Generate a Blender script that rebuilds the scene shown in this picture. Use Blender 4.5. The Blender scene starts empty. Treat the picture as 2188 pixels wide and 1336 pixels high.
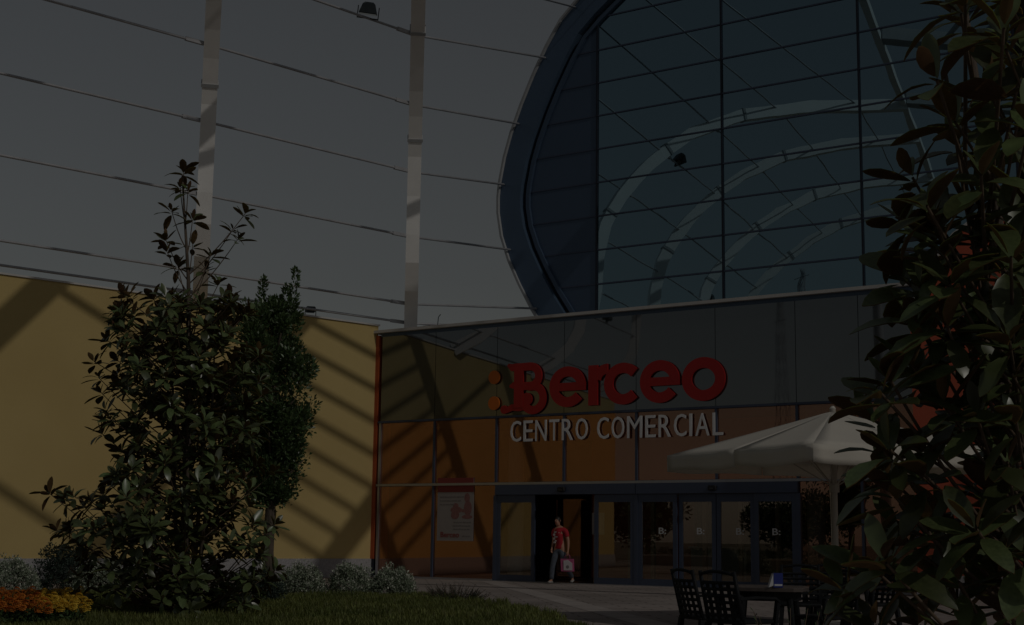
import bpy, bmesh, math, random
from mathutils import Vector, Matrix, Quaternion
random.seed(7)
PI = math.pi
sc = bpy.context.scene
COL = sc.collection

# ------------------------------------------------------------------ camera
# building frame: X runs along the entrance front, Y into the building, Z up; origin at the foot of the inner corner
CAM = Vector((28.3994457, -34.0946584, 1.2))
R_ = Vector((0.82636691, 0.56298346, 0.01293656))
U_ = Vector((0.07528533, -0.13321442, 0.98822368))
F_ = Vector((-0.55807692, 0.81566141, 0.15246838))
cd = bpy.data.cameras.new('camera')
cam = bpy.data.objects.new('camera', cd)
COL.objects.link(cam)
cd.sensor_width = 36.0
cd.lens = 36.0 * 3051.0 / 2188.0
cd.shift_y = 13.0 / 2188.0
cd.clip_end = 3000
cd.clip_start = 0.1
cam.matrix_world = Matrix(((R_.x, U_.x, -F_.x, CAM.x), (R_.y, U_.y, -F_.y, CAM.y), (R_.z, U_.z, -F_.z, CAM.z), (0, 0, 0, 1)))
sc.camera = cam

# ------------------------------------------------------------------ sky and sun
# the orange side wall meets the front at 103 degrees: WD runs along it towards the camera, WN points out of it
WD = Vector((-0.22495105, -0.97437006, 0)); WN = Vector((0.97437006, -0.22495105, 0))
SUN_G, SUN_E = -0.05, 0.75      # sun seen from the side wall: metres along and up per metre out
SUN = (WN + WD * SUN_G + Vector((0, 0, SUN_E))).normalized()
w = bpy.data.worlds.new('World')
sc.world = w
w.use_nodes = True
nt = w.node_tree
nt.nodes.clear()
wo = nt.nodes.new('ShaderNodeOutputWorld')
bg = nt.nodes.new('ShaderNodeBackground')
sky = nt.nodes.new('ShaderNodeTexSky')
sky.sky_type = 'NISHITA'
sky.sun_disc = False
sky.sun_elevation = math.asin(SUN.z)
sky.sun_rotation = math.atan2(SUN.x, SUN.y)
sky.air_density = 1.65
sky.dust_density = 0.4
sky.ozone_density = 1.0
hs = nt.nodes.new('ShaderNodeHueSaturation')
hs.inputs['Saturation'].default_value = 0.28
bg.inputs['Strength'].default_value = 0.14
nt.links.new(sky.outputs[0], hs.inputs['Color'])
nt.links.new(hs.outputs[0], bg.inputs['Color'])
nt.links.new(bg.outputs[0], wo.inputs['Surface'])
sl = bpy.data.lights.new('sun', 'SUN')
sl.energy = 5.0
sl.angle = math.radians(0.53)
sl.color = (1.0, 0.95, 0.87)
so = bpy.data.objects.new('sun', sl)
COL.objects.link(so)
so.rotation_euler = SUN.to_track_quat('Z', 'Y').to_euler()
so.location = SUN * 120
sc.view_settings.view_transform = 'Standard'
sc.view_settings.look = 'None'
sc.view_settings.gamma = 1.0
sc.view_settings.exposure = -3.92
sc.cycles.max_bounces = 8
sc.cycles.transparent_max_bounces = 16

# ------------------------------------------------------------------ helpers
def spot(px, ppm, z=0.0):
    """place on the ground in photo column px where one metre spans ppm photo pixels"""
    py = 1152.0 + 1.2 * ppm
    d = R_ * (px - 1094.0) - U_ * (py - 681.0) + F_ * 3051.0
    p = CAM + d * (-1.2 / d.z)
    return Vector((p.x, p.y, z))
FH = Vector((F_.x, F_.y, 0)).normalized()      # level view direction
RH = Vector((FH.y, -FH.x, 0))
def wp(t, n, z):
    """point t metres along the side wall from the corner, n metres out of it"""
    v = WD * t + WN * n
    return (v.x, v.y, z)

def new_mat(name):
    m = bpy.data.materials.new(name)
    m.use_nodes = True
    t = m.node_tree
    b = t.nodes.get('Principled BSDF')
    return m, t, b

def mat(name, col, rough=0.6, var=0.12, scale=3.0, metal=0.0, bump=0.0, bscale=60.0, spec=0.5, island=0.0, col2=None, detail=6.0, stretch=None):
    m, t, b = new_mat(name)
    b.inputs['Roughness'].default_value = rough
    b.inputs['Metallic'].default_value = metal
    b.inputs['Specular IOR Level'].default_value = spec
    tc = t.nodes.new('ShaderNodeTexCoord')
    mp = t.nodes.new('ShaderNodeMapping')
    if stretch:
        mp.inputs['Scale'].default_value = stretch
    t.links.new(tc.outputs['Object'], mp.inputs['Vector'])
    n = t.nodes.new('ShaderNodeTexNoise')
    n.inputs['Scale'].default_value = scale
    n.inputs['Detail'].default_value = detail
    t.links.new(mp.outputs[0], n.inputs['Vector'])
    ramp = t.nodes.new('ShaderNodeValToRGB')
    c2 = col2 if col2 else tuple(c * (1 + var) for c in col)
    c1 = tuple(c * (1 - var) for c in col)
    ramp.color_ramp.elements[0].position = 0.3
    ramp.color_ramp.elements[1].position = 0.7
    ramp.color_ramp.elements[0].color = (*c1, 1)
    ramp.color_ramp.elements[1].color = (*c2, 1)
    t.links.new(n.outputs['Fac'], ramp.inputs['Fac'])
    out = ramp.outputs['Color']
    if island:
        g = t.nodes.new('ShaderNodeNewGeometry')
        oi = t.nodes.new('ShaderNodeObjectInfo')
        ad = t.nodes.new('ShaderNodeMath')
        ad.operation = 'ADD'
        t.links.new(g.outputs['Random Per Island'], ad.inputs[0])
        t.links.new(oi.outputs['Random'], ad.inputs[1])
        fr = t.nodes.new('ShaderNodeMath')
        fr.operation = 'FRACT'
        t.links.new(ad.outputs[0], fr.inputs[0])
        mr = t.nodes.new('ShaderNodeMapRange')
        mr.inputs['To Min'].default_value = 1 - island
        mr.inputs['To Max'].default_value = 1 + island
        t.links.new(fr.outputs[0], mr.inputs['Value'])
        h2 = t.nodes.new('ShaderNodeHueSaturation')
        t.links.new(out, h2.inputs['Color'])
        t.links.new(mr.outputs[0], h2.inputs['Value'])
        mr2 = t.nodes.new('ShaderNodeMapRange')
        mr2.inputs['To Min'].default_value = 0.48
        mr2.inputs['To Max'].default_value = 0.52
        t.links.new(fr.outputs[0], mr2.inputs['Value'])
        t.links.new(mr2.outputs[0], h2.inputs['Hue'])
        out = h2.outputs[0]
    t.links.new(out, b.inputs['Base Color'])
    if bump:
        bn = t.nodes.new('ShaderNodeTexNoise')
        bn.inputs['Scale'].default_value = bscale
        bn.inputs['Detail'].default_value = 4
        t.links.new(mp.outputs[0], bn.inputs['Vector'])
        bp = t.nodes.new('ShaderNodeBump')
        bp.inputs['Strength'].default_value = bump
        bp.inputs['Distance'].default_value = 0.02
        t.links.new(bn.outputs['Fac'], bp.inputs['Height'])
        t.links.new(bp.outputs[0], b.inputs['Normal'])
    return m

def glass_mat(name, reflect, refl_col, trans_col, wav=0.02):
    m, t, b = new_mat(name)
    t.nodes.remove(b)
    o = t.nodes['Material Output']
    gl = t.nodes.new('ShaderNodeBsdfGlossy')
    gl.inputs['Roughness'].default_value = 0.0
    gl.inputs['Color'].default_value = (*refl_col, 1)
    tr = t.nodes.new('ShaderNodeBsdfTransparent')
    tr.inputs['Color'].default_value = (*trans_col, 1)
    fr = t.nodes.new('ShaderNodeFresnel')
    fr.inputs['IOR'].default_value = 1.5
    mr = t.nodes.new('ShaderNodeMapRange')
    mr.inputs['From Min'].default_value = 0.03
    mr.inputs['From Max'].default_value = 0.6
    mr.inputs['To Min'].default_value = reflect
    mr.inputs['To Max'].default_value = 0.95
    t.links.new(fr.outputs[0], mr.inputs['Value'])
    mx = t.nodes.new('ShaderNodeMixShader')
    t.links.new(mr.outputs[0], mx.inputs['Fac'])
    t.links.new(tr.outputs[0], mx.inputs[1])
    t.links.new(gl.outputs[0], mx.inputs[2])
    tc = t.nodes.new('ShaderNodeTexCoord')
    n = t.nodes.new('ShaderNodeTexNoise')
    n.inputs['Scale'].default_value = 0.9
    n.inputs['Detail'].default_value = 1
    t.links.new(tc.outputs['Object'], n.inputs['Vector'])
    bp = t.nodes.new('ShaderNodeBump')
    bp.inputs['Strength'].default_value = wav
    bp.inputs['Distance'].default_value = 0.05
    t.links.new(n.outputs['Fac'], bp.inputs['Height'])
    t.links.new(bp.outputs[0], gl.inputs['Normal'])
    t.links.new(mx.outputs[0], o.inputs['Surface'])
    return m

class MB:
    def __init__(s):
        s.v = []; s.f = []; s.m = []
    def add(s, vs, fs, mi=0):
        o = len(s.v)
        s.v += [tuple(v) for v in vs]
        for f in fs:
            s.f.append(tuple(i + o for i in f)); s.m.append(mi)
        return s
    def box(s, x0, x1, y0, y1, z0, z1, mi=0):
        vs = [(x0, y0, z0), (x1, y0, z0), (x1, y1, z0), (x0, y1, z0), (x0, y0, z1), (x1, y0, z1), (x1, y1, z1), (x0, y1, z1)]
        return s.add(vs, [(0, 3, 2, 1), (4, 5, 6, 7), (0, 1, 5, 4), (1, 2, 6, 5), (2, 3, 7, 6), (3, 0, 4, 7)], mi)
    def wbox(s, t0, t1, n0, n1, z0, z1, mi=0):
        vs = [wp(t0, n0, z0), wp(t1, n0, z0), wp(t1, n1, z0), wp(t0, n1, z0), wp(t0, n0, z1), wp(t1, n0, z1), wp(t1, n1, z1), wp(t0, n1, z1)]
        return s.add(vs, [(0, 3, 2, 1), (4, 5, 6, 7), (0, 1, 5, 4), (1, 2, 6, 5), (2, 3, 7, 6), (3, 0, 4, 7)], mi)
    def bbox(s, x0, x1, y0, y1, z0, z1, b=0.01, mi=0):
        # box with chamfered edges in the XZ outline (8-sided prism along Y) and inset ends
        def ring(y, q):
            return [(x0 + b + q, y, z0 + q), (x1 - b - q, y, z0 + q), (x1 - q, y, z0 + b + q), (x1 - q, y, z1 - b - q), (x1 - b - q, y, z1 - q), (x0 + b + q, y, z1 - q), (x0 + q, y, z1 - b - q), (x0 + q, y, z0 + b + q)]
        rs = ring(y0, b * .6) + ring(y0 + b, 0) + ring(y1 - b, 0) + ring(y1, b * .6)
        fs = [tuple(range(7, -1, -1))[::-1]]
        fs = [tuple(range(8))]
        for k in range(3):
            for i in range(8):
                j = (i + 1) % 8
                fs.append((k * 8 + j, k * 8 + i, (k + 1) * 8 + i, (k + 1) * 8 + j))
        fs.append(tuple(range(31, 23, -1)))
        return s.add(rs, fs, mi)
    def tube(s, pts, r, n=8, mi=0, cap=True, up=None):
        pts = [Vector(p) for p in pts]
        rs = r if isinstance(r, (list, tuple)) else [r] * len(pts)
        vs = []
        prev = None
        for i, p in enumerate(pts):
            a = pts[max(0, i - 1)]; b = pts[min(len(pts) - 1, i + 1)]
            d = (b - a).normalized()
            if prev is None:
                q = Vector((0, 0, 1)) if abs(d.z) < 0.9 else Vector((1, 0, 0))
                e = d.cross(q).normalized()
            else:
                e = (prev - d * prev.dot(d)).normalized()
            prev = e
            g = d.cross(e)
            for k in range(n):
                t = 2 * PI * k / n
                vs.append(p + (e * math.cos(t) + g * math.sin(t)) * rs[i])
        fs = []
        for i in range(len(pts) - 1):
            for k in range(n):
                j = (k + 1) % n
                fs.append((i * n + k, i * n + j, (i + 1) * n + j, (i + 1) * n + k))
        if cap:
            fs.append(tuple(range(n - 1, -1, -1)))
            fs.append(tuple((len(pts) - 1) * n + k for k in range(n)))
        return s.add(vs, fs, mi)
    def beam(s, pts, wid, hei, side, mi=0):
        # rectangular section following pts; side = horizontal direction of the width
        side = Vector(side).normalized()
        pts = [Vector(p) for p in pts]
        vs = []
        for i, p in enumerate(pts):
            a = pts[max(0, i - 1)]; b = pts[min(len(pts) - 1, i + 1)]
            d = (b - a).normalized()
            g = d.cross(side).normalized()
            for sx, sy in ((-1, -1), (1, -1), (1, 1), (-1, 1)):
                vs.append(p + side * (sx * wid / 2) + g * (sy * hei / 2))
        fs = []
        for i in range(len(pts) - 1):
            for k in range(4):
                j = (k + 1) % 4
                fs.append((i * 4 + k, i * 4 + j, (i + 1) * 4 + j, (i + 1) * 4 + k))
        fs.append((3, 2, 1, 0))
        e = (len(pts) - 1) * 4
        fs.append((e, e + 1, e + 2, e + 3))
        return s.add(vs, fs, mi)
    def prism_y(s, poly, y0, y1, mi=0):
        # polygon of (x, z) extruded along Y (y0 = front)
        n = len(poly)
        vs = [(p[0], y0, p[1]) for p in poly] + [(p[0], y1, p[1]) for p in poly]
        fs = [tuple(range(n)), tuple(range(2 * n - 1, n - 1, -1))]
        for i in range(n):
            j = (i + 1) % n
            fs.append((j, i, n + i, n + j))
        return s.add(vs, fs, mi)
    def strip_y(s, a, b, y0, y1, mi=0, closed=False):
        # band between two matching (x, z) polylines, thick from y0 to y1
        n = len(a)
        vs = []
        for p, q in zip(a, b):
            vs += [(p[0], y0, p[1]), (q[0], y0, q[1]), (q[0], y1, q[1]), (p[0], y1, p[1])]
        fs = []
        rng = range(n) if closed else range(n - 1)
        for i in rng:
            j = (i + 1) % n
            for k in range(4):
                l = (k + 1) % 4
                fs.append((i * 4 + k, i * 4 + l, j * 4 + l, j * 4 + k))
        if not closed:
            fs.append((3, 2, 1, 0)); e = (n - 1) * 4
            fs.append((e, e + 1, e + 2, e + 3))
        return s.add(vs, fs, mi)
    def mesh(s, name, mats, smooth=False, off=None, fix=True):
        me = bpy.data.meshes.new(name)
        v = s.v if off is None else [(a[0] - off[0], a[1] - off[1], a[2] - off[2]) for a in s.v]
        me.from_pydata(v, [], s.f)
        if not isinstance(mats, (list, tuple)):
            mats = [mats]
        for m in mats:
            me.materials.append(m)
        if len(mats) > 1:
            me.polygons.foreach_set('material_index', s.m)
        if smooth:
            me.polygons.foreach_set('use_smooth', [True] * len(me.polygons))
        if fix:
            bm = bmesh.new(); bm.from_mesh(me)
            bmesh.ops.recalc_face_normals(bm, faces=bm.faces)
            bm.to_mesh(me); bm.free()
        me.update()
        return me

ORG = {}
def wl(o):
    v = Vector((0, 0, 0))
    while o:
        v += o.location
        o = o.parent
    return v
def obj(name, mb, mats, parent=None, smooth=False, fix=True):
    off = wl(parent) if parent else None
    o = bpy.data.objects.new(name, mb.mesh(name, mats, smooth, off, fix))
    COL.objects.link(o)
    if parent:
        o.parent = parent
    return o
def inst(name, me, parent, mw):
    """piece sharing mesh data, placed by a matrix in the parent's space"""
    o = bpy.data.objects.new(name, me)
    COL.objects.link(o)
    o.parent = parent
    o.matrix_basis = mw
    return o
def thing(name, label, cat, loc=(0, 0, 0), group=None):
    o = bpy.data.objects.new(name, None)
    COL.objects.link(o)
    o.location = loc
    o.empty_display_size = 0.2
    return tag(o, label, cat, group)
def tag(o, label, cat, group=None):
    o['label'] = label; o['category'] = cat
    if group:
        o['group'] = group
    return o
def struct(o):
    o['kind'] = 'structure'
    return o
def stuff(o):
    o['kind'] = 'stuff'
    return o
def one(name, mb, mats, label, cat, group=None, smooth=False, fix=True, loc=None):
    if loc is not None:
        me = mb.mesh(name, mats, smooth, loc, fix)
    else:
        me = mb.mesh(name, mats, smooth, None, fix)
    o = bpy.data.objects.new(name, me)
    COL.objects.link(o)
    if loc is not None:
        o.location = loc
    return tag(o, label, cat, group)
def copy_tree(o, parent=None):
    c = o.copy(); COL.objects.link(c)
    if parent:
        c.parent = parent
    for ch in list(o.children):
        copy_tree(ch, c)
    return c

# ------------------------------------------------------------------ materials
def add_translucent(m, col, fac):
    t = m.node_tree
    b = t.nodes['Principled BSDF']; o = t.nodes['Material Output']
    tl = t.nodes.new('ShaderNodeBsdfTranslucent')
    tl.inputs['Color'].default_value = (*col, 1)
    mx = t.nodes.new('ShaderNodeMixShader')
    mx.inputs['Fac'].default_value = fac
    t.links.new(b.outputs[0], mx.inputs[1])
    t.links.new(tl.outputs[0], mx.inputs[2])
    t.links.new(mx.outputs[0], o.inputs['Surface'])
M = {}
M['orange'] = mat('orange_render', (0.56, 0.415, 0.165), 0.85, 0.06, 0.3, bump=0.25, bscale=60, col2=(0.61, 0.465, 0.195))
M['orange_trim'] = mat('orange_red_metal', (0.46, 0.09, 0.03), 0.5, 0.06, 2)
M['wing'] = mat('terracotta_render', (0.60, 0.13, 0.07), 0.85, 0.05, 0.6, bump=0.1)
M['granite'] = mat('speckled_granite', (0.36, 0.35, 0.36), 0.7, 0.40, 55, detail=2, bump=0.2)
M['blue'] = mat('blue_grey_aluminium', (0.07, 0.09, 0.145), 0.45, 0.06, 2, metal=0.2)
M['bluedark'] = mat('dark_blue_joint', (0.012, 0.016, 0.03), 0.5, 0.1, 2)
M['panelblue'] = mat('blue_cladding_panel', (0.075, 0.118, 0.185), 0.38, 0.07, 0.6, metal=0.25, col2=(0.075, 0.115, 0.185))
M['bandblue'] = mat('blue_cladding_edge', (0.09, 0.142, 0.22), 0.35, 0.06, 0.7, metal=0.25)
M['steelwhite'] = mat('white_painted_steel', (0.88, 0.87, 0.85), 0.45, 0.04, 1.5)
M['tube'] = mat('grey_painted_tube', (0.42, 0.42, 0.44), 0.4, 0.15, 2.5, metal=0.1)
M['canopysteel'] = mat('grey_canopy_steel', (0.42, 0.43, 0.44), 0.45, 0.08, 1.5)
M['coping'] = mat('pale_metal_coping', (0.62, 0.60, 0.58), 0.45, 0.06, 2)
M['roof'] = mat('grey_roof_sheet', (0.3, 0.3, 0.31), 0.6, 0.1, 1)
M['silver'] = mat('brushed_mullion', (0.42, 0.43, 0.47), 0.3, 0.05, 3, metal=0.7)
M['black'] = mat('black_plastic', (0.014, 0.014, 0.016), 0.5, 0.2, 8)
M['lamp'] = mat('grey_lamp_housing', (0.07, 0.085, 0.09), 0.5, 0.15, 6)
M['lampglass'] = mat('dark_lamp_lens', (0.02, 0.022, 0.025), 0.1, 0.1, 6)
M['red'] = mat('red_sign_enamel', (0.42, 0.012, 0.012), 0.4, 0.04, 2)
M['signorange'] = mat('orange_sign_enamel', (0.62, 0.15, 0.015), 0.4, 0.04, 2)
M['signwhite'] = mat('white_sign_enamel', (0.84, 0.84, 0.86), 0.4, 0.03, 2)
M['doormark'] = mat('frosted_film', (0.60, 0.60, 0.61), 0.7, 0.05, 4)
M['inner_floor'] = mat('interior_floor', (0.16, 0.15, 0.14), 0.35, 0.1, 2)
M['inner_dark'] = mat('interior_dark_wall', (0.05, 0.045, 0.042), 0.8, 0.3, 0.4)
M['inner_ceiling'] = mat('interior_ceiling', (0.28, 0.26, 0.24), 0.8, 0.1, 1)
M['tan'] = mat('tan_wood_frame', (0.33, 0.22, 0.14), 0.5, 0.1, 4, stretch=(6, 6, 0.6))
M['column'] = mat('grey_concrete', (0.36, 0.36, 0.34), 0.7, 0.1, 2, bump=0.1)
M['paper'] = mat('poster_paper', (0.34, 0.31, 0.30), 0.6, 0.04, 2)
M['posterred'] = mat('poster_red_print', (0.26, 0.045, 0.04), 0.6, 0.06, 4)
M['posterpink'] = mat('poster_pink_print', (0.28, 0.13, 0.125), 0.6, 0.15, 12)
M['postergrey'] = mat('poster_grey_print', (0.22, 0.20, 0.20), 0.6, 0.06, 4)
M['canvas'] = mat('cream_canvas', (0.82, 0.78, 0.70), 0.85, 0.03, 1.5, bump=0.1, bscale=200)
add_translucent(M['canvas'], (0.85, 0.80, 0.70), 0.30)
M['pole'] = mat('beige_pole', (0.42, 0.38, 0.33), 0.5, 0.06, 2)
M['chair'] = mat('dark_resin', (0.008, 0.009, 0.011), 0.6, 0.2, 6, spec=0.25)
M['tabletop'] = mat('brown_table_top', (0.12, 0.10, 0.09), 0.3, 0.12, 5)
M['napkinblue'] = mat('blue_plastic', (0.02, 0.035, 0.22), 0.35, 0.06, 4)
M['napkinwhite'] = mat('white_print', (0.6, 0.6, 0.62), 0.6, 0.04, 4)
M['bark'] = mat('grey_brown_bark', (0.11, 0.085, 0.065), 0.9, 0.35, 9, bump=0.5, bscale=40, stretch=(4, 4, 0.7))
M['twig'] = mat('brown_twig', (0.13, 0.09, 0.06), 0.8, 0.25, 12)
M['leaf_top'] = mat('magnolia_leaf_gloss', (0.115, 0.155, 0.06), 0.33, 0.25, 14, island=0.6, spec=1.0, col2=(0.16, 0.205, 0.08))
M['leaf_under'] = mat('magnolia_leaf_rust', (0.16, 0.09, 0.042), 0.75, 0.25, 14, island=0.5, col2=(0.20, 0.11, 0.05))
add_translucent(M['leaf_top'], (0.28, 0.36, 0.09), 0.32)
add_translucent(M['leaf_under'], (0.40, 0.25, 0.09), 0.34)
M['leaf_small'] = mat('small_dark_leaf', (0.06, 0.10, 0.038), 0.35, 0.25, 20, island=0.55, col2=(0.10, 0.15, 0.06))
M['leaf_far'] = mat('far_tree_leaf', (0.045, 0.075, 0.03), 0.6, 0.25, 2, island=0.4)
add_translucent(M['leaf_small'], (0.16, 0.24, 0.06), 0.2)
M['grass'] = mat('grass_blade', (0.135, 0.17, 0.042), 0.6, 0.35, 0.8, island=0.5, col2=(0.23, 0.24, 0.07))
add_translucent(M['grass'], (0.22, 0.28, 0.06), 0.3)
M['soil'] = mat('lawn_soil', (0.06, 0.07, 0.028), 0.95, 0.3, 2.5, bump=0.5)
M['silverleaf'] = mat('grey_green_leaf', (0.22, 0.26, 0.18), 0.75, 0.3, 10, island=0.4)
M['whiteflower'] = mat('small_white_flower', (0.62, 0.63, 0.54), 0.8, 0.1, 10, island=0.25)
M['darkshrub'] = mat('dark_blue_green_leaf', (0.035, 0.055, 0.04), 0.7, 0.3, 10, island=0.4)
M['conifer'] = mat('creeping_conifer', (0.05, 0.085, 0.025), 0.7, 0.3, 10, island=0.4)
M['marigold_o'] = mat('orange_petal', (0.60, 0.19, 0.02), 0.7, 0.25, 30)
M['marigold_y'] = mat('yellow_petal', (0.76, 0.50, 0.05), 0.7, 0.25, 30)
M['skin'] = mat('skin', (0.46, 0.24, 0.16), 0.55, 0.06, 8)
M['hair'] = mat('dark_hair', (0.016, 0.012, 0.010), 0.5, 0.2, 40)
M['shirt'] = mat('red_cotton', (0.42, 0.018, 0.03), 0.85, 0.08, 8)
M['shirtprint'] = mat('white_shirt_print', (0.62, 0.55, 0.55), 0.85, 0.05, 8)
M['jeans'] = mat('blue_denim', (0.085, 0.098, 0.125), 0.9, 0.35, 7)
M['shoe'] = mat('pale_shoe', (0.38, 0.36, 0.34), 0.6, 0.15, 9)
M['bagpink'] = mat('pink_paper', (0.46, 0.10, 0.22), 0.6, 0.06, 6)
M['bagwhite'] = mat('white_paper', (0.62, 0.58, 0.60), 0.6, 0.04, 6)
M['glass_gable'] = glass_mat('blue_reflective_glass', 0.42, (0.54, 0.80, 0.93), (0.05, 0.07, 0.09), 0.03)
M['glass_box'] = glass_mat('clear_front_glass', 0.20, (1.0, 0.57, 0.40), (0.84, 0.85, 0.84), 0.02)
M['glass_door'] = glass_mat('door_glass', 0.13, (1.0, 0.82, 0.66), (0.86, 0.9, 0.9), 0.008)
M['spandrel'] = None
def spandrel_mat():
    m, t, b = new_mat('grey_green_spandrel_glass')
    b.inputs['Base Color'].default_value = (0.020, 0.026, 0.028, 1)
    b.inputs['Roughness'].default_value = 0.02
    b.inputs['IOR'].default_value = 2.6
    b.inputs['Specular Tint'].default_value = (0.92, 0.96, 1.0, 1)
    tc = t.nodes.new('ShaderNodeTexCoord')
    n = t.nodes.new('ShaderNodeTexNoise')
    n.inputs['Scale'].default_value = 0.7
    n.inputs['Detail'].default_value = 1
    t.links.new(tc.outputs['Object'], n.inputs['Vector'])
    bp = t.nodes.new('ShaderNodeBump')
    bp.inputs['Strength'].default_value = 0.02
    bp.inputs['Distance'].default_value = 0.05
    t.links.new(n.outputs['Fac'], bp.inputs['Height'])
    t.links.new(bp.outputs[0], b.inputs['Normal'])
    return m
M['spandrel'] = spandrel_mat()
def paving_mat():
    m, t, b = new_mat('plaza_paver')
    b.inputs['Roughness'].default_value = 0.8
    tc = t.nodes.new('ShaderNodeTexCoord')
    br = t.nodes.new('ShaderNodeTexBrick')
    br.inputs['Scale'].default_value = 1.0
    br.inputs['Brick Width'].default_value = 0.8
    br.inputs['Row Height'].default_value = 0.4
    br.inputs['Mortar Size'].default_value = 0.02
    br.inputs['Color1'].default_value = (0.31, 0.268, 0.245, 1)
    br.inputs['Color2'].default_value = (0.38, 0.33, 0.305, 1)
    br.inputs['Mortar'].default_value = (0.17, 0.145, 0.13, 1)
    mp = t.nodes.new('ShaderNodeMapping')
    mp.inputs['Rotation'].default_value = (0, 0, math.radians(-39))
    t.links.new(tc.outputs['Object'], mp.inputs['Vector'])
    t.links.new(mp.outputs[0], br.inputs['Vector'])
    n = t.nodes.new('ShaderNodeTexNoise')
    n.inputs['Scale'].default_value = 0.35
    n.inputs['Detail'].default_value = 8
    t.links.new(tc.outputs['Object'], n.inputs['Vector'])
    mr = t.nodes.new('ShaderNodeMapRange')
    mr.inputs['From Min'].default_value = 0.3
    mr.inputs['From Max'].default_value = 0.7
    mr.inputs['To Min'].default_value = 0.75
    mr.inputs['To Max'].default_value = 1.15
    t.links.new(n.outputs['Fac'], mr.inputs['Value'])
    mu = t.nodes.new('ShaderNodeMixRGB')
    mu.blend_type = 'MULTIPLY'
    mu.inputs['Fac'].default_value = 1
    t.links.new(br.outputs['Color'], mu.inputs['Color1'])
    t.links.new(mr.outputs[0], mu.inputs['Color2'])
    t.links.new(mu.outputs[0], b.inputs['Base Color'])
    bp = t.nodes.new('ShaderNodeBump')
    bp.inputs['Strength'].default_value = 0.4
    bp.inputs['Distance'].default_value = 0.01
    t.links.new(br.outputs['Fac'], bp.inputs['Height'])
    bp.invert = True
    t.links.new(bp.outputs[0], b.inputs['Normal'])
    return m
M['paver'] = paving_mat()
M['ground'] = mat('dry_ground', (0.16, 0.145, 0.11), 0.95, 0.25, 0.05)
M['band'] = mat('pale_paving_band', (0.42, 0.375, 0.35), 0.8, 0.15, 1.5)

# ------------------------------------------------------------------ ground
m = MB(); m.add([(-900, -900, -0.03), (900, -900, -0.03), (900, 900, -0.03), (-900, 900, -0.03)], [(0, 1, 2, 3)])
struct(obj('ground', m, M['ground']))
m = MB(); m.box(-16.0, 60, -60, 0.02, -0.2, 0.0)
struct(obj('plaza_paving', m, M['paver']))
# pale strip, lighter than the pavers, crossing the plaza
a, b2 = Vector((4.5, -0.2)), spot(1400, 153).xy
d = (b2 - a).normalized(); nrm = Vector((-d.y, d.x)) * 0.26
b3 = b2 + d * 8
m = MB(); m.add([(a.x + nrm.x, a.y + nrm.y, .004), (a.x - nrm.x, a.y - nrm.y, .004), (b3.x - nrm.x, b3.y - nrm.y, .004), (b3.x + nrm.x, b3.y + nrm.y, .004)], [(0, 1, 2, 3)])
struct(obj('paving_band', m, M['band']))

# ------------------------------------------------------------------ orange side building
WT = 7.72
side = thing('side_building', 'long sunlit orange rendered wall on a granite plinth, left of the entrance', 'building', wp(12, -3, 0))
obj('wall', MB().wbox(-0.02, 25, -7, 0.0, 0.55, WT), M['orange'], side)
obj('plinth', MB().wbox(0.0, 25.04, -7.05, 0.04, 0.0, 0.55), M['granite'], side)
obj('coping', MB().wbox(-0.05, 25.05, -7.05, 0.05, WT + .002, WT + .05), M['coping'], side)
def small_lamp(loc, label, s=1.0, rz=0.0):
    t = thing('floodlight', label, 'floodlight', loc, 'floodlights on the frame')
    m = MB()
    m.bbox(-.16 * s, .16 * s, -.12 * s, .12 * s, .10 * s, .30 * s, .03)
    o = obj('housing', m, M['lamp'])
    o.parent = t
    m = MB(); m.box(-.13 * s, .13 * s, -.135 * s, -.121 * s, .13 * s, .27 * s)
    o = obj('lens', m, M['lampglass']); o.parent = t
    m = MB()
    m.box(-.19 * s, -.17 * s, -.02, .02, 0, .22 * s); m.box(.17 * s, .19 * s, -.02, .02, 0, .22 * s); m.box(-.19 * s, .19 * s, -.02, .02, -.02, 0.0)
    o = obj('bracket', m, M['black']); o.parent = t
    t.rotation_euler = (0, 0, rz)
    return t
small_lamp(wp(2.45, -.15, WT + .072), 'small floodlight standing on top of the orange wall', 0.9, 0.9)

# ------------------------------------------------------------------ entrance pavilion
BOXX = 17.1; TOPZ = 7.56; SP0 = 4.70; TR = 2.77
ent = thing('entrance_pavilion', 'glass fronted entrance pavilion with sliding doors and pale coping', 'building', (9, 0, 0))
obj('corner_trim', MB().box(-0.05, 0.12, -0.06, 0.6, 0.55, TOPZ - .15), M['orange_trim'], ent)
obj('corner_base', MB().box(-0.045, 0.125, -0.055, 0.6, 0.0, 0.548), M['bluedark'], ent)
m = MB(); m.box(-0.10, BOXX, -0.16, 0.30, TOPZ - .085, TOPZ)
obj('coping', m, M['coping'], ent)
obj('fascia', MB().box(0.16, BOXX, -0.02, 0.3, TOPZ - .20, TOPZ - .086), M['panelblue'], ent)
obj('roof', MB().box(0.13, BOXX, 0.31, 5.7, TOPZ - .32, TOPZ - .09), M['roof'], ent)
obj('ceiling', MB().box(0.002, BOXX - .002, 0.3, 12.0, 4.75, 4.9), M['inner_ceiling'], ent)
obj('interior_floor', MB().box(0.002, BOXX - .002, 0.05, 12.0, -0.1, 0.004), M['inner_floor'], ent)
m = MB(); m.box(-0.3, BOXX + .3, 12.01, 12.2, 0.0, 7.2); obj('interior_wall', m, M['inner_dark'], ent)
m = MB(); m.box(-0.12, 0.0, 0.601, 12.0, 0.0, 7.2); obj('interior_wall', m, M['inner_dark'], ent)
m = MB(); m.box(BOXX, BOXX + .1, 0.3, 12.0, 0.0, 7.2); obj('interior_wall', m, M['inner_dark'], ent)
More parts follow.
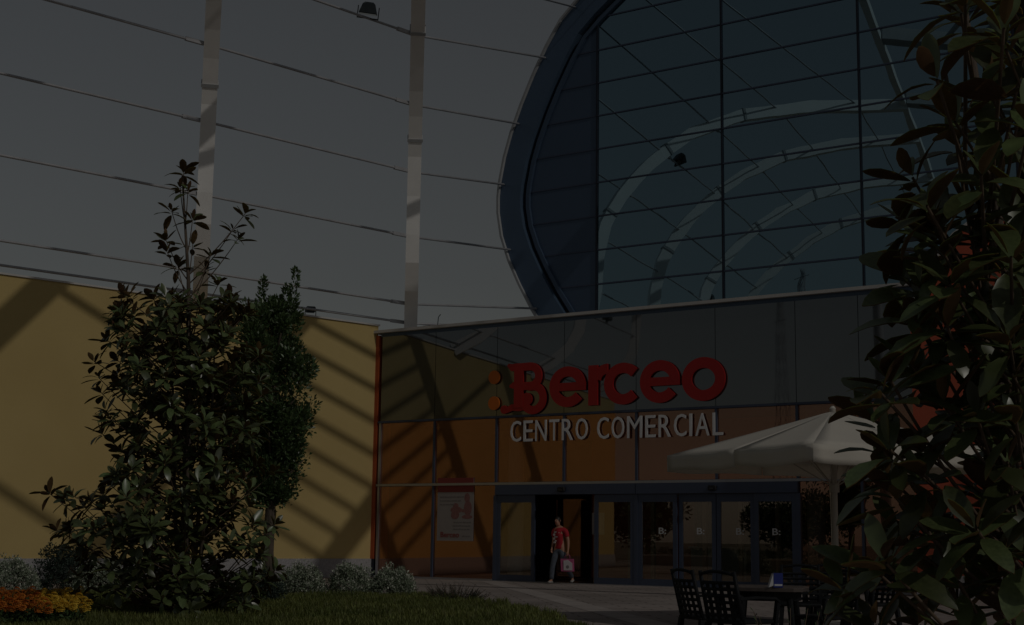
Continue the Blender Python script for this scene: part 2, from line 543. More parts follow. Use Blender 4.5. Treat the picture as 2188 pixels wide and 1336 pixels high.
obj('partition', MB().box(4.2, 7.9, 6.0, 6.2, 0.01, 4.7), M['wing'], ent)
obj('bulkhead', MB().box(7.9, BOXX, 3.2, 3.4, 2.75, 4.7), M['wing'], ent)
MX = [0.23, 2.33, 4.60, 6.92, 9.25, 11.65, 13.92, 15.6, 17.05]
for i, x in enumerate(MX):
    m = MB()
    m.box(x - 0.035, x + 0.035, -0.05, 0.10, TR + .04, SP0 - .035)
    obj('mullion', m, M['blue'] if i != 0 else M['silver'], ent)
    if i in (0, 1, 7, 8):
        m = MB(); m.box(x - 0.035, x + 0.035, -0.05, 0.10, 0.06, TR - .04)
        obj('mullion', m, M['blue'] if i != 0 else M['silver'], ent)
obj('transom', MB().box(0.15, BOXX, -0.075, 0.09, TR - .035, TR + .035), M['silver'], ent)
obj('transom', MB().box(0.15, BOXX, -0.065, 0.09, SP0 - .03, SP0 + .03), M['blue'], ent)
obj('sill', MB().box(0.13, 4.54, -0.065, 0.09, 0.0, 0.055), M['silver'], ent)
obj('sill', MB().box(13.99, BOXX, -0.065, 0.09, 0.0, 0.055), M['silver'], ent)
for i in range(len(MX) - 1):
    x0, x1 = MX[i], MX[i + 1]
    obj('spandrel_panel', MB().box(x0 + .008, x1 - .008, -0.045, 0.02, SP0 + .035, TOPZ - .205), M['spandrel'], ent)
    obj('pane', MB().box(x0 + .036, x1 - .036, 0.0, 0.012, TR + .045, SP0 - .04), M['glass_box'], ent)
    if i in (0, 1, 6, 7):
        obj('pane', MB().box(x0 + .036, x1 - .036, 0.0, 0.012, 0.06, TR - .045), M['glass_box'], ent)
DT = 2.44
for xa, xb in ((4.62, 9.24), (9.26, 13.93)):
    obj('door_header', MB().box(xa, xb, -0.10, 0.14, DT + .01, TR - .037), M['blue'], ent)
for x in (6.92, 11.58):
    m = MB(); m.bbox(x - .12, x + .12, -0.20, -0.101, 2.52, 2.65, 0.02)
    hs_ = obj('door_sensor', m, M['black'], ent)
    obj('sensor_lens', MB().bbox(x - .06, x + .06, -0.23, -0.2005, 2.54, 2.60, 0.01), M['lampglass'], hs_)
for x in (4.60, 9.25, 13.92):
    obj('door_post', MB().box(x - .055, x + .055, -0.06, 0.12, 0.0, DT), M['blue'], ent)
def text_mesh(ch, size, depth, material, name, sx=1.0, offset=0.0):
    cu = bpy.data.curves.new('txt', 'FONT')
    cu.body = ch
    cu.size = size
    cu.extrude = depth
    cu.offset = offset
    cu.resolution_u = 3
    to = bpy.data.objects.new('txt', cu)
    COL.objects.link(to)
    dg = bpy.context.evaluated_depsgraph_get()
    me = bpy.data.meshes.new_from_object(to.evaluated_get(dg))
    bpy.data.objects.remove(to)
    me.name = name
    # lay upright: text x -> X, text y -> Z, facing -Y
    me.transform(Matrix(((sx, 0, 0, 0), (0, 0, -1, 0), (0, 1, 0, 0), (0, 0, 0, 1))))
    me.materials.clear()
    me.materials.append(material)
    return me
def text_piece(name, ch, x, y, z, h, w, depth, material, parent, offset=0.0):
    """one flat glyph or word fitted to width w and height h, lower left at x, z"""
    me = text_mesh(ch, 1.0, depth, material, name, 1.0, offset)
    xs = [v.co.x for v in me.vertices]; zs = [v.co.z for v in me.vertices]
    a0, a1, c0, c1 = min(xs), max(xs), min(zs), max(zs)
    for v in me.vertices:
        v.co.x = (v.co.x - a0) / (a1 - a0) * w
        v.co.z = (v.co.z - c0) / (c1 - c0) * h
    o = bpy.data.objects.new(name, me)
    COL.objects.link(o)
    if parent:
        o.parent = parent
        o.location = Vector((x, y, z)) - wl(parent)
    else:
        o.location = (x, y, z)
    return o
leaves = [(4.66, 5.97, -0.02, None), (7.93, 9.19, -0.02, None), (9.31, 10.48, -0.02, 9.93), (10.50, 11.59, 0.05, 11.03), (11.61, 12.69, 0.05, 12.16), (12.71, 13.86, -0.02, 13.20)]
for (x0, x1, y, mk) in leaves:
    m = MB()
    m.box(x0, x0 + .12, y - .025, y + .025, 0.02, DT); m.box(x1 - .12, x1, y - .025, y + .025, 0.02, DT)
    m.box(x0 + .12, x1 - .12, y - .024, y + .024, DT - .21, DT - .001); m.box(x0 + .12, x1 - .12, y - .024, y + .024, 0.021, 0.19)
    dl = obj('door_leaf', m, M['blue'], ent)
    obj('pane', MB().box(x0 + .121, x1 - .121, y - .005, y + .005, 0.191, DT - .211), M['glass_door'], dl)
    if mk:
        text_piece('door_mark', 'B:', mk, y - .012, 1.38, 0.17, 0.22, 0.003, M['doormark'], dl, 0.012)
obj('threshold', MB().box(4.56, 13.97, -0.13, 0.16, 0.0, 0.018), M['silver'], ent)
for x in (7.6, 8.35, 10.0, 11.1, 12.2, 13.3):
    obj('vestibule_post', MB().box(x, x + .11, 2.4, 2.52, 0.01, 2.45), M['tan'], ent)
obj('vestibule_rail', MB().box(7.6, 13.42, 2.39, 2.53, 2.451, 2.62), M['tan'], ent)
for (cx, cy) in ((4.28, 1.5), (13.76, 1.5)):
    obj('column', MB().tube([(cx, cy, 0.01), (cx, cy, 4.74)], 0.24, 24), M['column'], ent)
obj('inner_pane', MB().box(5.12, 6.15, 2.44, 2.45, 0.05, 2.40), M['glass_box'], ent)
obj('notice', MB().box(7.62, 8.02, 0.35, 0.36, 1.35, 1.95), M['paper'], ent)
obj('inner_jamb', MB().box(7.66, 7.80, 0.37, 0.42, 0.03, 2.40), M['tan'], ent)
m = MB(); m.bbox(8.6, 10.4, 4.4, 5.0, 0.01, 1.0, 0.02); m.bbox(8.55, 10.45, 4.35, 5.05, 1.001, 1.05, 0.01)
obj('counter', m, M['column'], ent)

po = thing('poster', 'white advertising poster with red header on the left front pane', 'poster', (3.14, -0.02, 1.12))
PX = 2.49
obj('sheet', MB().box(PX, PX + 1.32, -0.02, -0.008, 1.12, 2.96), M['paper'], po)
obj('header', MB().box(PX, PX + 1.32, -0.0235, -0.0202, 2.54, 2.96), M['posterred'], po)
m = MB()
for (x, z, ww) in ((.10, 2.38, .82), (.10, 2.27, .76), (.10, 2.16, .5), (.62, 1.64, .6), (.58, 1.54, .66), (.60, 1.44, .58), (.93, 1.24, .25)):
    k = x
    while k < x + ww:
        l = random.uniform(.04, .12)
        m.box(PX + k, PX + k + l, -0.0235, -0.0202, z, z + .035); k += l + .025
stuff(obj('small_print', m, M['postergrey'], po))
m = MB()
for (cx, cz, rx, rz) in ((.70, 2.02, .21, .10), (.68, 2.14, .10, .08), (.66, 1.87, .15, .12), (1.09, 2.37, .10, .14), (1.12, 2.07, .14, .22), (.99, 2.0, .12, .05), (1.10, 1.82, .19, .06)):
    m.prism_y([(PX + cx + rx * math.cos(t * PI / 9), cz + rz * math.sin(t * PI / 9)) for t in range(18)], -0.0232 - .0003 * random.random(), -0.0202)
stuff(obj('picture', m, M['posterpink'], po))
text_piece('lettering', 'Berceo', PX + .14, -0.024, 1.22, 0.16, 0.68, 0.002, M['posterred'], po, 0.015)

# ------------------------------------------------------------------ lettering on the front
def arc(cx, cz, r, a0, a1, n=26, sx=1.0):
    return [(cx + sx * r * math.cos(math.radians(a0 + (a1 - a0) * i / n)), cz + r * math.sin(math.radians(a0 + (a1 - a0) * i / n))) for i in range(n + 1)]
def stroke(mb, pts, wd, y0, y1, closed=False):
    n = len(pts)
    A, B = [], []
    ws = wd if isinstance(wd, (list, tuple)) else [wd] * n
    for i in range(n):
        p = pts[i]
        a = pts[(i - 1) % n] if (closed or i > 0) else pts[i]
        b = pts[(i + 1) % n] if (closed or i < n - 1) else pts[i]
        dx, dz = b[0] - a[0], b[1] - a[1]
        l = math.hypot(dx, dz) or 1
        nx, nz = -dz / l, dx / l
        A.append((p[0] + nx * ws[i] / 2, p[1] + nz * ws[i] / 2)); B.append((p[0] - nx * ws[i] / 2, p[1] - nz * ws[i] / 2))
    mb.strip_y(A, B, y0, y1, 0, closed)
def blob(mb, cx, cz, r, y0, y1, sx=1.0, n=22):
    mb.prism_y([(cx + sx * r * math.cos(2 * PI * i / n), cz + r * math.sin(2 * PI * i / n)) for i in range(n)], y0, y1)
Y0, Y1 = -0.13, -0.08
sg = thing('sign', 'large red lettering with two orange dots mounted on the glass front', 'sign', (9, -0.1, 4.8))
for z in (5.86, 5.10):
    m = MB(); blob(m, 4.55, z, 0.20, Y0, Y1, 0.98)
    obj('dot', m, M['signorange'], sg)
m = MB()
stroke(m, [(5.42, 6.22), (5.42, 4.94)], .32, Y0, Y1)
stroke(m, [(5.03, 6.20), (5.16, 6.11), (5.80, 6.11)], [.08, .21, .23], Y0 + .002, Y1)
stroke(m, [(5.78, 6.11)] + arc(5.82, 5.83, .28, 90, -90, 12) + [(5.45, 5.55)], .23, Y0 + .004, Y1)
stroke(m, [(5.10, 5.56), (5.22, 5.59), (5.46, 5.55)], [.06, .19, .23], Y0 + .006, Y1)
stroke(m, [(5.74, 5.53)] + arc(5.91, 5.19, .345, 78, -165, 21), .235, Y0 + .008, Y1)
blob(m, 5.70, 5.17, .185, Y0 + .010, Y1)
stroke(m, [(5.74, 4.90), (5.45, 4.93), (5.18, 4.95), (5.02, 4.88), (4.90, 4.86)], [.05, .19, .19, .16, .17], Y0 + .012, Y1)
blob(m, 4.91, 4.90, .125, Y0 + .014, Y1)
obj('letter', m, M['red'], sg)
def letter_e(cx, cz, r, sx=1.0):
    m = MB()
    stroke(m, arc(cx, cz, r, 0, 322, 40, sx), .285, Y0, Y1)
    stroke(m, [(cx - r * sx, cz), (cx + r * sx + .14, cz)], .23, Y0 + .003, Y1)
    return m
obj('letter', letter_e(7.08, 5.46, .435, 1.06), M['red'], sg)
m = MB()
stroke(m, [(7.92, 6.02), (7.92, 4.90)], .30, Y0, Y1)
stroke(m, arc(8.38, 5.53, .37, 165, 88, 12), [.28] * 13, Y0 + .003, Y1)
obj('letter', m, M['red'], sg)
m = MB(); stroke(m, arc(8.88, 5.46, .435, 42, 318, 36, 1.06), .285, Y0, Y1)
obj('letter', m, M['red'], sg)
obj('letter', letter_e(10.02, 5.46, .44, 1.06), M['red'], sg)
m = MB(); stroke(m, arc(11.33, 5.46, .44, 0, 351, 40, 1.12), .29, Y0, Y1, True)
obj('letter', m, M['red'], sg)
sg2 = thing('sign', 'narrow white capitals mounted below the red lettering', 'sign', (9, -0.1, 3.9))
words = [('CENTRO', 5.12, 7.72), ('COMERCIAL', 8.03, 11.87)]
wid = {'C': 1.0, 'E': .86, 'N': 1.05, 'T': .9, 'R': 1.0, 'O': 1.08, 'M': 1.28, 'I': .22, 'A': 1.12, 'L': .82}
for wd, xa, xb in words:
    tot = sum(wid[c] for c in wd) + .26 * (len(wd) - 1)
    k = (xb - xa) / tot
    x = xa
    for c in wd:
        text_piece('letter', c, x, -0.075, 3.96, 0.60, wid[c] * k, 0.010, M['signwhite'], sg2, 0.0)
        x += (wid[c] + .26) * k

# ------------------------------------------------------------------ glazed vault end
GY = 5.2
edge = [(3.6, 7.2), (3.0, 8.1), (2.57, 8.72), (2.05, 9.6), (1.60, 10.48), (1.28, 11.35), (1.13, 12.17), (1.12, 12.7), (1.17, 13.2), (1.36, 14.1), (1.62, 14.9), (2.02, 15.85), (2.47, 16.76), (3.0, 17.7), (3.59, 18.55), (4.33, 19.2), (5.6, 20.1), (7.4, 20.9), (9.8, 21.4), (12.2, 21.55)]
edge = edge + [(24.4 - x, z) for x, z in reversed(edge[:-1])]
def inset(poly, dist):
    out = []
    n = len(poly)
    for i in range(n):
        a = poly[max(0, i - 1)]; b = poly[min(n - 1, i + 1)]
        dx, dz = b[0] - a[0], b[1] - a[1]
        l = math.hypot(dx, dz)
        nx, nz = dz / l, -dx / l
        out.append((poly[i][0] + nx * dist, poly[i][1] + nz * dist))
    return out
va = thing('glazed_vault', 'glazed vault end with blue curved edge rising behind the entrance', 'building', (12.2, GY, 7.0))
obj('edge_rim', MB().strip_y(inset(edge, -0.05), inset(edge, 0.03), GY - .40, GY + .3), M['canopysteel'], va)
obj('edge_band', MB().strip_y(inset(edge, 0.032), inset(edge, 0.87), GY - .30, GY + .25), M['bandblue'], va)
obj('joint', MB().strip_y(inset(edge, 0.872), inset(edge, 1.0), GY - .02, GY + .25), M['bluedark'], va)
obj('frame', MB().strip_y(inset(edge, 1.002), inset(edge, 1.14), GY - .16, GY + .2), M['panelblue'], va)
inner = inset(edge, 1.135)
def in_x(z):
    for (a, b) in zip(inner[:20], inner[1:21]):
        if a[1] <= z <= b[1]:
            t = (z - a[1]) / max(1e-6, b[1] - a[1])
            return a[0] + (b[0] - a[0]) * t
    return None
ZS = [7.15] + [8.28 + 1.131 * k for k in range(11)]
GX = [4.87, 9.40, 13.86, 18.3]
for a, b in zip(ZS[:-1], ZS[1:]):
    za, zb = a + .012, b - .012
    left = []
    for i in range(7):
        z = za + (zb - za) * i / 6
        x = in_x(z)
        if x is None or x > GX[0] - .1:
            continue
        left.append((x, z))
    if len(left) >= 2:
        poly = [(GX[0] - .045, left[0][1]), (GX[0] - .045, left[-1][1])] + list(reversed(left))
        obj('cladding_panel', MB().prism_y(poly, GY - .06, GY), M['panelblue'], va)
    for i in range(3):
        x0, x1 = GX[i] + .03, GX[i + 1] - .03
        xl = in_x((za + zb) / 2)
        obj('pane', MB().box(x0, x1, GY - .05, GY - .03, za + .02, zb - .02), M['glass_gable'], va)
for x in GX:
    obj('mullion', MB().box(x - .028, x + .028, GY - .10, GY + .08, 7.15, 19.6), M['bluedark'], va)
for z in ZS[1:]:
    x = in_x(z)
    if x is None:
        continue
    obj('transom', MB().box(min(x, GX[0]), GX[3], GY - .085, GY + .05, z - .022, z + .022), M['blue'], va)
m = MB()
sh = inset(edge, 0.3)
for i in range(len(sh) - 1):
    p, q = sh[i], sh[i + 1]
    m.add([(p[0], GY + .25, p[1]), (q[0], GY + .25, q[1]), (q[0], GY + 26, q[1]), (p[0], GY + 26, p[1])], [(0, 1, 2, 3)])
sheet = obj('barrel_roof', m, M['roof'], va)
sheet.modifiers.new('solid', 'SOLIDIFY').thickness = 0.25
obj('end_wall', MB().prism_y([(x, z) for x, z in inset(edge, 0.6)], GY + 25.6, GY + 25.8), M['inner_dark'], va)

wg = thing('wing_building', 'terracotta rendered wing wall behind the near magnolia', 'building', (22, 2, 0))
poly = [(17.25, 0.0), (17.25, 6.3), (17.5, 7.1), (17.91, 7.82), (18.4, 8.4), (18.94, 8.78), (19.99, 9.0), (30, 9.3), (30, 0)]
obj('wall', MB().prism_y(list(reversed(poly)), -1.0, 8), M['wing'], wg)
obj('coping', MB().strip_y([(p[0] + (-.06 if i < 4 else 0), p[1] + .06) for i, p in enumerate(poly[1:8])], poly[1:8], -1.08, 8), M['coping'], wg)
obj('plinth', MB().box(17.23, 30, -1.04, -1.001, 0, 0.5), M['granite'], wg)
obj('canopy', MB().box(19.0, 30, -1.6, -1.0, 3.0, 3.3), M['tan'], wg)

# ------------------------------------------------------------------ open steel frame over the plaza
prof = [(-.15, 7.75), (.75, 8.25), (1.45, 8.85), (1.85, 9.6), (1.98, 10.4), (2.06, 11.6), (2.35, 12.8), (2.6, 13.3), (3.0, 13.95), (3.5, 14.6), (4.1, 15.25), (4.9, 15.95), (5.9, 16.7), (8.0, 17.65), (10.9, 18.3), (14.9, 18.8)]
def prof_at(z):
    for a, b in zip(prof[:-1], prof[1:]):
        if a[1] <= z <= b[1]:
            return a[0] + (b[0] - a[0]) * (z - a[1]) / (b[1] - a[1])
    return -.15
ribs = []
fan = Vector((28.4, -34.1))
GN = 12.0     # the ribs end on a girder this far out of the wall
rib_lab = ['tall white steel rib nearest the glazed vault', 'tall white steel rib rising behind the left magnolia', 'white steel rib above the orange wall beyond the left picture edge', 'white steel rib at the far left end of the orange wall']
for i, tb in enumerate((-1.30, 6.33, 14.0, 21.6)):
    base = (WD * tb).xy
    dd = (fan - base).normalized()
    if i >= 2:
        ang = math.radians((2, 10)[i - 2])
        d1 = ribs[1][1]
        dd = Vector((d1.x * math.cos(ang) - d1.y * math.sin(ang), d1.x * math.sin(ang) + d1.y * math.cos(ang)))
    sd = Vector((-dd.y, dd.x, 0))
    smax = GN / dd.dot(WN.xy)
    def rp(s, z, base=base, dd=dd, smax=smax):
        ss = s if s < 6 else 6 + (s - 6) * (smax - 6) / (14.9 - 6)
        return Vector((base.x + dd.x * ss, base.y + dd.y * ss, z))
    pts = [rp(s, z) for s, z in prof]
    if i == 0:
        pts[0].z = 7.50
    r = thing('frame_rib', rib_lab[i], 'steel rib', pts[0], 'ribs of the open steel frame')
    obj('rib_beam', MB().beam(pts, .41, .44, sd), M['steelwhite'], r)
    for k in (7, 11, 13):
        p = Vector(pts[k]); q = Vector(pts[k + 1]); dn = (q - p).normalized()
        obj('splice_plate', MB().beam([p - dn * .05, p + dn * .05], .47, .50, sd), M['canopysteel'], r)
    b0 = pts[0]
    if i == 0:
        obj('base_plate', MB().box(b0.x - .35, b0.x + .35, b0.y - .35, b0.y + .35, 7.48, 7.52), M['canopysteel'], r)
    else:
        obj('base_plate', MB().box(b0.x - .33, b0.x + .20, b0.y - .33, b0.y + .33, WT + .05, WT + .09), M['canopysteel'], r)
    ribs.append((base, dd, r, rp))
tz = [(7.93, 8.02, 'lowest of the long tubes'), (8.42, 8.75, 'second long tube from the bottom'), (10.35, 10.85, 'third long tube from the bottom'), (12.33, 13.15, 'fourth long tube from the bottom'), (14.18, 15.2, 'fifth long tube from the bottom'), (15.82, 17.35, 'topmost long tube in view'), (17.1, 18.9, 'long tube just above the view'), (18.0, 19.9, 'long tube high above the plaza'), (18.55, 20.6, 'uppermost long tube high above the plaza')]
def edge_x(z):
    for a, b in zip(edge[:20], edge[1:21]):
        if a[1] <= z <= b[1]:
            return a[0] + (b[0] - a[0]) * (z - a[1]) / (b[1] - a[1])
    return edge[19][0]
def tube_nodes(z):
    s = prof_at(z)
    return [rp(s, z) for (_, _, _, rp) in ribs]
for k, (z, ze, lab) in enumerate(tz):
    nodes = tube_nodes(z)
    pts = list(reversed(nodes))
    pts.append(Vector((edge_x(ze) + .15, GY - .31, ze)))
    rad = .036 if k < 6 else .032
    t = thing('frame_tube', lab + ' between the white ribs', 'steel tube', pts[-1], 'long tubes of the steel frame')
    obj('tube', MB().tube(pts, rad, 10), M['tube'], t, smooth=True)
    for i in range(len(pts) - 1):
        p, q = pts[i], pts[i + 1]
        dv = (q - p).normalized()
        if i > 0:
            dm = (p - pts[i - 1]).normalized()
            obj('joint_sleeve', MB().beam([p - dm * .80, p - dm * .24], .085, .10, dm.cross(Vector((0, 0, 1)))), M['tube'], t)
def floodlight(loc, label, aim):
    t = thing('floodlight', label, 'floodlight', loc, 'floodlights on the frame')
    m = MB()
    v = [(-.26, -.22, 0), (.26, -.22, 0), (.26, .22, 0), (-.26, .22, 0), (-.18, -.12, .26), (.18, -.12, .26), (.18, .12, .26), (-.18, .12, .26), (-.12, -.06, .32), (.12, -.06, .32), (.12, .06, .32), (-.12, .06, .32)]
    m.add(v, [(0, 1, 5, 4), (1, 2, 6, 5), (2, 3, 7, 6), (3, 0, 4, 7), (4, 5, 9, 8), (5, 6, 10, 9), (6, 7, 11, 10), (7, 4, 8, 11), (8, 9, 10, 11), (3, 2, 1, 0)])
    o = obj('housing', m, M['lamp']); o.parent = t
    m = MB(); m.box(-.24, .24, -.2, .2, -.02, -.002)
    o = obj('lens', m, M['lampglass']); o.parent = t
    m = MB(); m.box(-.31, -.285, -.03, .03, -.12, .2); m.box(.285, .31, -.03, .03, -.12, .2); m.box(-.31, .31, -.03, .03, -.15, -.12)
    o = obj('bracket', m, M['black']); o.parent = t
    t.rotation_euler = aim
    return t
def tube_point(i, fr, z):
    n = tube_nodes(z)
    return n[i] + (n[i + 1] - n[i]) * fr
floodlight(tube_point(0, .27, 15.82) + Vector((0, 0, .14)), 'dark floodlight on the topmost tube between two ribs', (0.25, 0.1, 0.7))
for i, fr, z, lab in ((2, .15, 12.33, 'floodlight on the fourth tube left of the picture'), (2, .45, 10.35, 'floodlight on the third tube left of the picture'), (2, .7, 12.33, 'floodlight on the fourth tube far left')):
    floodlight(tube_point(i, fr, z) + Vector((0, 0, .20)), lab, (0.2, 0, 0.9))
rl = thing('roof_lamp', 'low lamp with arm on the pavilion roof edge by the rib', 'floodlight', (1.5, .6, 7.47))
obj('housing', MB().bbox(1.35, 1.65, .5, .8, 7.47, 7.70, 0.02), M['lamp'], rl)
m = MB(); m.box(1.65, 2.2, .55, .59, 7.63, 7.67); m.box(1.65, 2.2, .71, .75, 7.63, 7.67); m.box(2.2, 2.24, .55, .75, 7.62, 7.68)
obj('arm', m, M['lamp'], rl)
obj('mast', MB().tube([(1.62, .9, 7.46), (1.68, .9, 8.0), (1.76, .9, 8.08)], .014, 6), M['lamp'], rl)

# unseen lattice deck added over the plaza, shaped to cast the wall's shadow stripes
ZC = 19.0
def lift(t, z):
    """point of the deck whose shadow falls on the side wall at t, z"""
    n = (ZC - z) / SUN_E
    return Vector(wp(t + SUN_G * n, n, ZC))
RS = 1.10                        # slope of the beam shadows on the wall
RT = (1.47, 9.35, 17.3)          # where the beam shadows reach the plinth
rail_lab = ['deck beam of the high lattice nearest the glazed vault', 'middle deck beam of the high lattice', 'deck beam of the high lattice farthest from the glazed vault']
for i, ti in enumerate(RT):
    p = lift(ti - (10.0 - .53) / RS, 10.0); q = lift(ti + 1.2, .53 - 1.2 * RS)
    dv = (q - p).normalized()
    one('deck_beam', MB().beam([p, q], .60, .45, Vector((-dv.y, dv.x, 0))), M['canopysteel'], rail_lab[i], 'steel beam', 'beams of the high lattice deck', loc=tuple(p))
ordn = ['first', 'second', 'third', 'fourth', 'fifth', 'sixth', 'seventh', 'eighth', 'ninth', 'tenth']
def rung(ta, za, sl, i0, i1, rr, lab):
    # stripe on the wall z = za + sl * (t - ta), cut where it meets the two beam shadows
    ends = []
    for ti in (RT[i0], RT[i1]):
        t = (.53 + RS * ti - za + sl * ta) / (sl + RS)
        ends.append(lift(t, za + sl * (t - ta)))
    one('deck_tube', MB().tube(ends, rr, 8), M['tube'], lab, 'steel tube', 'slanting tubes of the lattice deck', loc=tuple(ends[0]))
for k in range(9):
    rung(1.3, 8.15 - k * .98, .30 + .025 * k, 0, 1, .10, ordn[k] + ' slanting tube of the lattice deck counted from the wall')
rung(9.4, 7.0, .46, 1, 2, .11, 'slanting tube of the outer lattice bay nearer the wall')
rung(10.7, 1.67, .58, 1, 2, .12, 'slanting tube of the outer lattice bay farther from the wall')
ga, gb = Vector(wp(-5.8, GN, 18.85)), Vector(wp(27.0, GN, 18.85))
one('deck_girder', MB().beam([ga, gb], .24, .26, WN), M['steelwhite'], 'long girder of the steel frame along the ends of the ribs', 'steel girder', 'girders of the steel frame', loc=tuple(ga))
NB = 25.8
ha, hb = Vector(wp(2.0, NB, 18.95)), Vector(wp(27.5, NB, 18.95))
one('deck_girder', MB().beam([ha, hb], .4, .6, WN), M['canopysteel'], 'long outer girder of the steel frame above the plaza', 'steel girder', 'girders of the steel frame', loc=tuple(ha))
def column(top, foot, lab):
    one('frame_column', MB().tube([foot, top], .23, 14), M['canopysteel'], lab, 'column', 'columns of the steel frame', loc=tuple(foot), smooth=True)
column(Vector(wp(2.4, NB, 18.7)), Vector(wp(-.5, NB + 1.5, 0)), 'leaning column of the steel frame right of the picture')
column(Vector(wp(27.0, NB, 18.7)), Vector(wp(29.5, NB - 1.5, 0)), 'leaning column of the steel frame left of the camera')
column(Vector(wp(26.7, GN, 18.6)), Vector(wp(28.5, GN, 0)), 'leaning column of the steel frame at the end of the rib girder')
# ------------------------------------------------------------------ leaves and trees
def frame_from(y, z):
    y = Vector(y).normalized()
    z = Vector(z)
    x = y.cross(z)
    if x.length < 1e-4:
        x = y.cross(Vector((1, 0, 0.3)))
    x.normalize()
    z = x.cross(y)
    return Matrix(((x.x, y.x, z.x), (x.y, y.y, z.y), (x.z, y.z, z.z)))
def leaf_geo(curl, fold, wid, seed):
    """two-faced leaf along +Y, unit length: upper face material 0, lower face material 1"""
    rnd = random.Random(seed)
    ts = [0.0, 0.16, 0.42, 0.70, 0.90, 1.0]
    ws = [0.08, 0.55, 0.97, 0.95, 0.52, 0.05]
    vs, fs, ms = [], [], []
    tw = rnd.uniform(-.12, .12)
    for layer in (0, 1):
        o = len(vs)
        for t, w in zip(ts, ws):
            hw = wid * w / 2
            zc = curl * t * t - 0.012 * layer
            yc = t * (1 - 0.18 * abs(curl) * t)
            e = fold * hw
            k = tw * t
            vs += [(-hw, yc, zc + e - k * hw * 3), (0.0, yc, zc - (.004 if layer else 0)), (hw, yc, zc + e + k * hw * 3)]
        for i in range(len(ts) - 1):
            for c in (0, 1):
                q = (o + i * 3 + c, o + i * 3 + c + 1, o + (i + 1) * 3 + c + 1, o + (i + 1) * 3 + c)
                fs.append(q if layer == 0 else q[::-1]); ms.append(layer)
    return vs, fs, ms
LEAFG = [leaf_geo(-.18, .16, .40, 1), leaf_geo(-.34, .12, .43, 2), leaf_geo(.06, .24, .38, 3), leaf_geo(-.08, .30, .42, 4), leaf_geo(-.5, .12, .39, 5)]
def leaf_mesh(k):
    b = MB(); b.v, b.f, b.m = list(LEAFG[k][0]), list(LEAFG[k][1]), list(LEAFG[k][2])
    return b.mesh('leaf', [M['leaf_top'], M['leaf_under']], smooth=True, fix=False)
LEAFM = [leaf_mesh(k) for k in range(len(LEAFG))]
def rosette(c, axis, n, size, rnd, out):
    axis = Vector(axis).normalized()
    e = axis.orthogonal().normalized(); g = axis.cross(e)
    ph = rnd.uniform(0, 6.28)
    for i in range(n):
        f = (i + .5) / n
        spread = math.radians(18 + 88 * f + rnd.uniform(-12, 12))
        ph += 2.4 + rnd.uniform(-.3, .3)
        rad = e * math.cos(ph) + g * math.sin(ph)
        dirv = axis * math.cos(spread) + rad * math.sin(spread)
        up = axis * math.sin(spread) - rad * math.cos(spread)
        up = up + Vector((rnd.uniform(-.3, .3), rnd.uniform(-.3, .3), rnd.uniform(-.1, .5)))
        R3 = frame_from(dirv, up)
        s = size * rnd.uniform(.68, 1.15) * (.62 if f < .2 else 1)
        base = Vector(c) - axis * (.25 * size * f) + dirv * .02
        out.append((rnd.randrange(len(LEAFG)), base, R3, s))
def build_leaves(tree, leaves, singles=300, mats=None):
    """the leaves that show largest become single pieces, the rest one joined mass"""
    def show(l):
        p = l[1] - CAM
        dz = p.dot(F_)
        u, v = p.dot(R_) / dz * 3051 + 1094, 681 - p.dot(U_) / dz * 3051
        inside = -20 < u < 2210 and -20 < v < 1356
        return (0 if inside else 1, dz / l[3])
    leaves = sorted(leaves, key=show)
    o0 = wl(tree)
    for k, b, R3, s in leaves[:singles]:
        mw = R3.to_4x4() @ Matrix.Diagonal((s, s, s, 1))
        mw.translation = b - o0
        inst('leaf', LEAFM[k], tree, mw)
    mb = MB()
    for k, b, R3, s in leaves[singles:]:
        vs, fs, ms = LEAFG[k]
        o = len(mb.v)
        mb.v += [tuple(b + R3 @ (Vector(v) * s)) for v in vs]
        mb.f += [tuple(i + o for i in f) for f in fs]
        mb.m += ms
    stuff(obj('foliage', mb, [M['leaf_top'], M['leaf_under']], tree, smooth=True, fix=False))
def bend(p, q, sag, n=5):
    p, q = Vector(p), Vector(q)
    return [p.lerp(q, i / n) + Vector((0, 0, sag * math.sin(PI * i / n))) for i in range(n + 1)]

# left magnolia
rnd = random.Random(11)
b0 = spot(392, 141)
mag = thing('magnolia_tree', 'tall young magnolia with glossy leaves in front of the orange wall', 'tree', b0, 'magnolia trees')
tr = MB()
top = b0 + RH * -.04 + Vector((0, 0, 6.62))
trunk = [b0 + Vector((0, 0, -.05)), b0 + RH * .03 + Vector((0, 0, 1.6)), b0 + RH * .07 + Vector((0, 0, 3.4)), b0 + RH * .06 + Vector((0, 0, 5.0)), top]
tr.tube(trunk, [.085, .065, .045, .028, .010], 10)
for dx, dy, hh in ((.30, .12, 4.6), (-.22, .2, 3.9), (.48, -.1, 4.1), (.12, -.25, 4.4)):
    q = b0 + RH * dx + FH * dy
    tr.tube([b0 + RH * dx * .3 + FH * dy * .3, q.lerp(b0, .2) + Vector((0, 0, hh * .45)), q + Vector((0, 0, hh))], [.04, .028, .010], 8)
trunk_mb = tr
zr = [(0.1, 1.45, 1.40), (.5, 1.55, 1.42), (.9, 1.70, 1.42), (1.3, 1.62, 1.45), (1.75, 1.75, 1.40), (2.3, 1.30, 1.40), (3.0, 1.20, 1.30), (3.7, 1.30, 1.25), (4.3, 1.02, 1.10), (4.75, .92, .85), (5.1, .5, .62), (5.6, .42, .45), (6.1, .36, .36), (6.6, .22, .22)]
